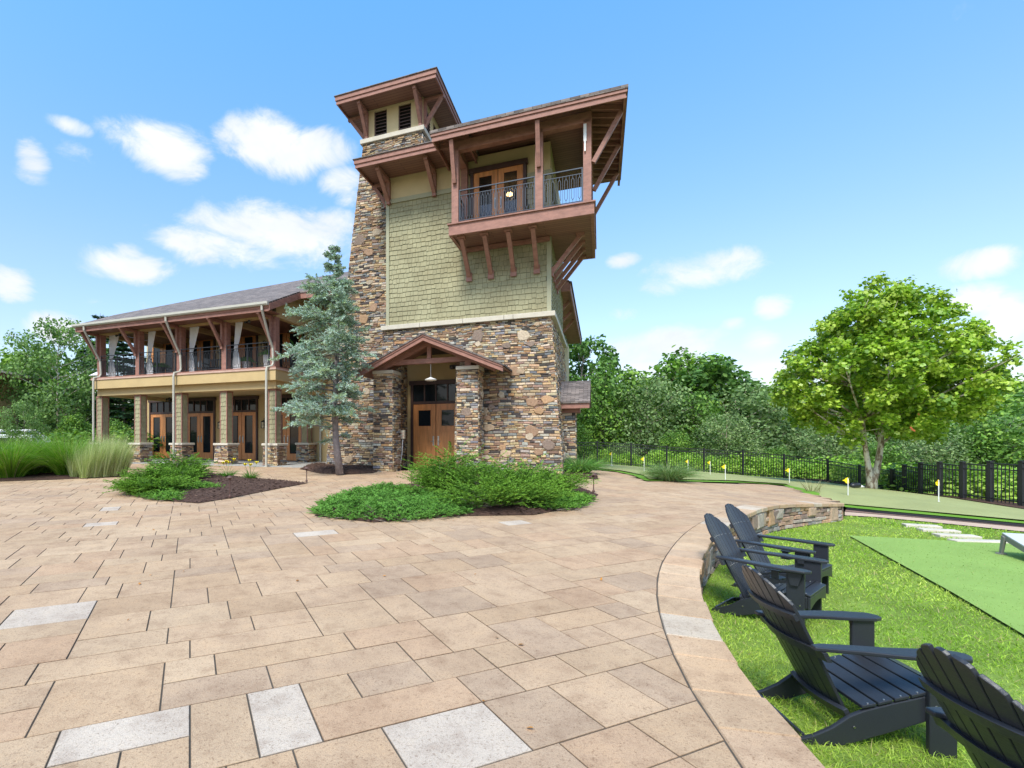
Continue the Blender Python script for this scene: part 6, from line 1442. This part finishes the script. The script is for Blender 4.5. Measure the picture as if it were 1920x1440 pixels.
gen=mth('MULTIPLY',mth('SUBTRACT',nz(2.2,6),.44),5.0)           # unseen clouds behind the viewer, cover thickened to throw fill light on the facade
behind=mth('LESS_THAN',sx.outputs[1],-.05); gen=mth('SUBTRACT',mth('MULTIPLY',gen,behind),mth('MULTIPLY',mth('SUBTRACT',1.0,behind),5.0))
field=mth('MAXIMUM',field,gen)
f2=mth('ADD',mth('MAXIMUM',field,-3.0),mth('MULTIPLY',mth('SUBTRACT',nz(9,10,.5,.66),.5),3.4))
mr=nt.nodes.new('ShaderNodeMapRange'); mr.interpolation_type='SMOOTHSTEP'; mr.inputs[1].default_value=-.3; mr.inputs[2].default_value=1.05; nt.links.new(f2,mr.inputs[0])
shd=nt.nodes.new('ShaderNodeValToRGB'); shd.color_ramp.elements[0].position=.35; shd.color_ramp.elements[0].color=(CLO[0],CLO[1],CLO[2],1); shd.color_ramp.elements[1].position=.7; shd.color_ramp.elements[1].color=(CHI,CHI,CHI,1)
nt.links.new(nz(6,5,.2),shd.inputs[0])
tin=nt.nodes.new('ShaderNodeMix'); tin.data_type='RGBA'; tin.blend_type='MULTIPLY'; tin.inputs[0].default_value=1; nt.links.new(sky.outputs[0],tin.inputs[6])
er=nt.nodes.new('ShaderNodeValToRGB'); er.color_ramp.elements[0].position=0; er.color_ramp.elements[0].color=SK[0]; er.color_ramp.elements[1].position=.75; er.color_ramp.elements[1].color=SK[2]
e=er.color_ramp.elements.new(.3); e.color=SK[1]
nt.links.new(sx.outputs[2],er.inputs[0]); nt.links.new(er.outputs[0],tin.inputs[7])
sc_=nt.nodes.new('ShaderNodeMix'); sc_.data_type='RGBA'; nt.links.new(mth('MULTIPLY',mr.outputs[0],.93),sc_.inputs[0]); nt.links.new(tin.outputs[2],sc_.inputs[6])
cm=nt.nodes.new('ShaderNodeMix'); cm.data_type='RGBA'; cm.blend_type='MULTIPLY'; cm.inputs[0].default_value=1; nt.links.new(shd.outputs[0],cm.inputs[6]); cm.inputs[7].default_value=(CG,CG,CG,1)
nt.links.new(cm.outputs[2],sc_.inputs[7]); nt.links.new(sc_.outputs[2],bg.inputs[0]); bg.inputs[1].default_value=.115
sl=bpy.data.lights.new('sun','SUN'); sl.energy=2.3; sl.angle=R(18); sl.color=(1,.93,.82); so=link(bpy.data.objects.new('sun',sl))
d=Vector((math.sin(SUN_AZ)*math.cos(SUN_EL),math.cos(SUN_AZ)*math.cos(SUN_EL),math.sin(SUN_EL))); so.rotation_euler=d.to_track_quat('Z','Y').to_euler(); so.location=(-10,-10,30)
cam=bpy.data.cameras.new('camera'); co=link(bpy.data.objects.new('camera',cam)); co.location=(0,0,EYE); co.rotation_euler=(R(90),0,0)
cam.sensor_width=36; cam.lens=36*F/1920; cam.shift_x=(960-CX)/1920; cam.shift_y=(HY-720)/1920; cam.clip_start=.05; cam.clip_end=3000
scene.camera=co
scene.view_settings.view_transform='Standard'; scene.view_settings.look='None'; scene.view_settings.gamma=1; scene.view_settings.exposure=EXPO
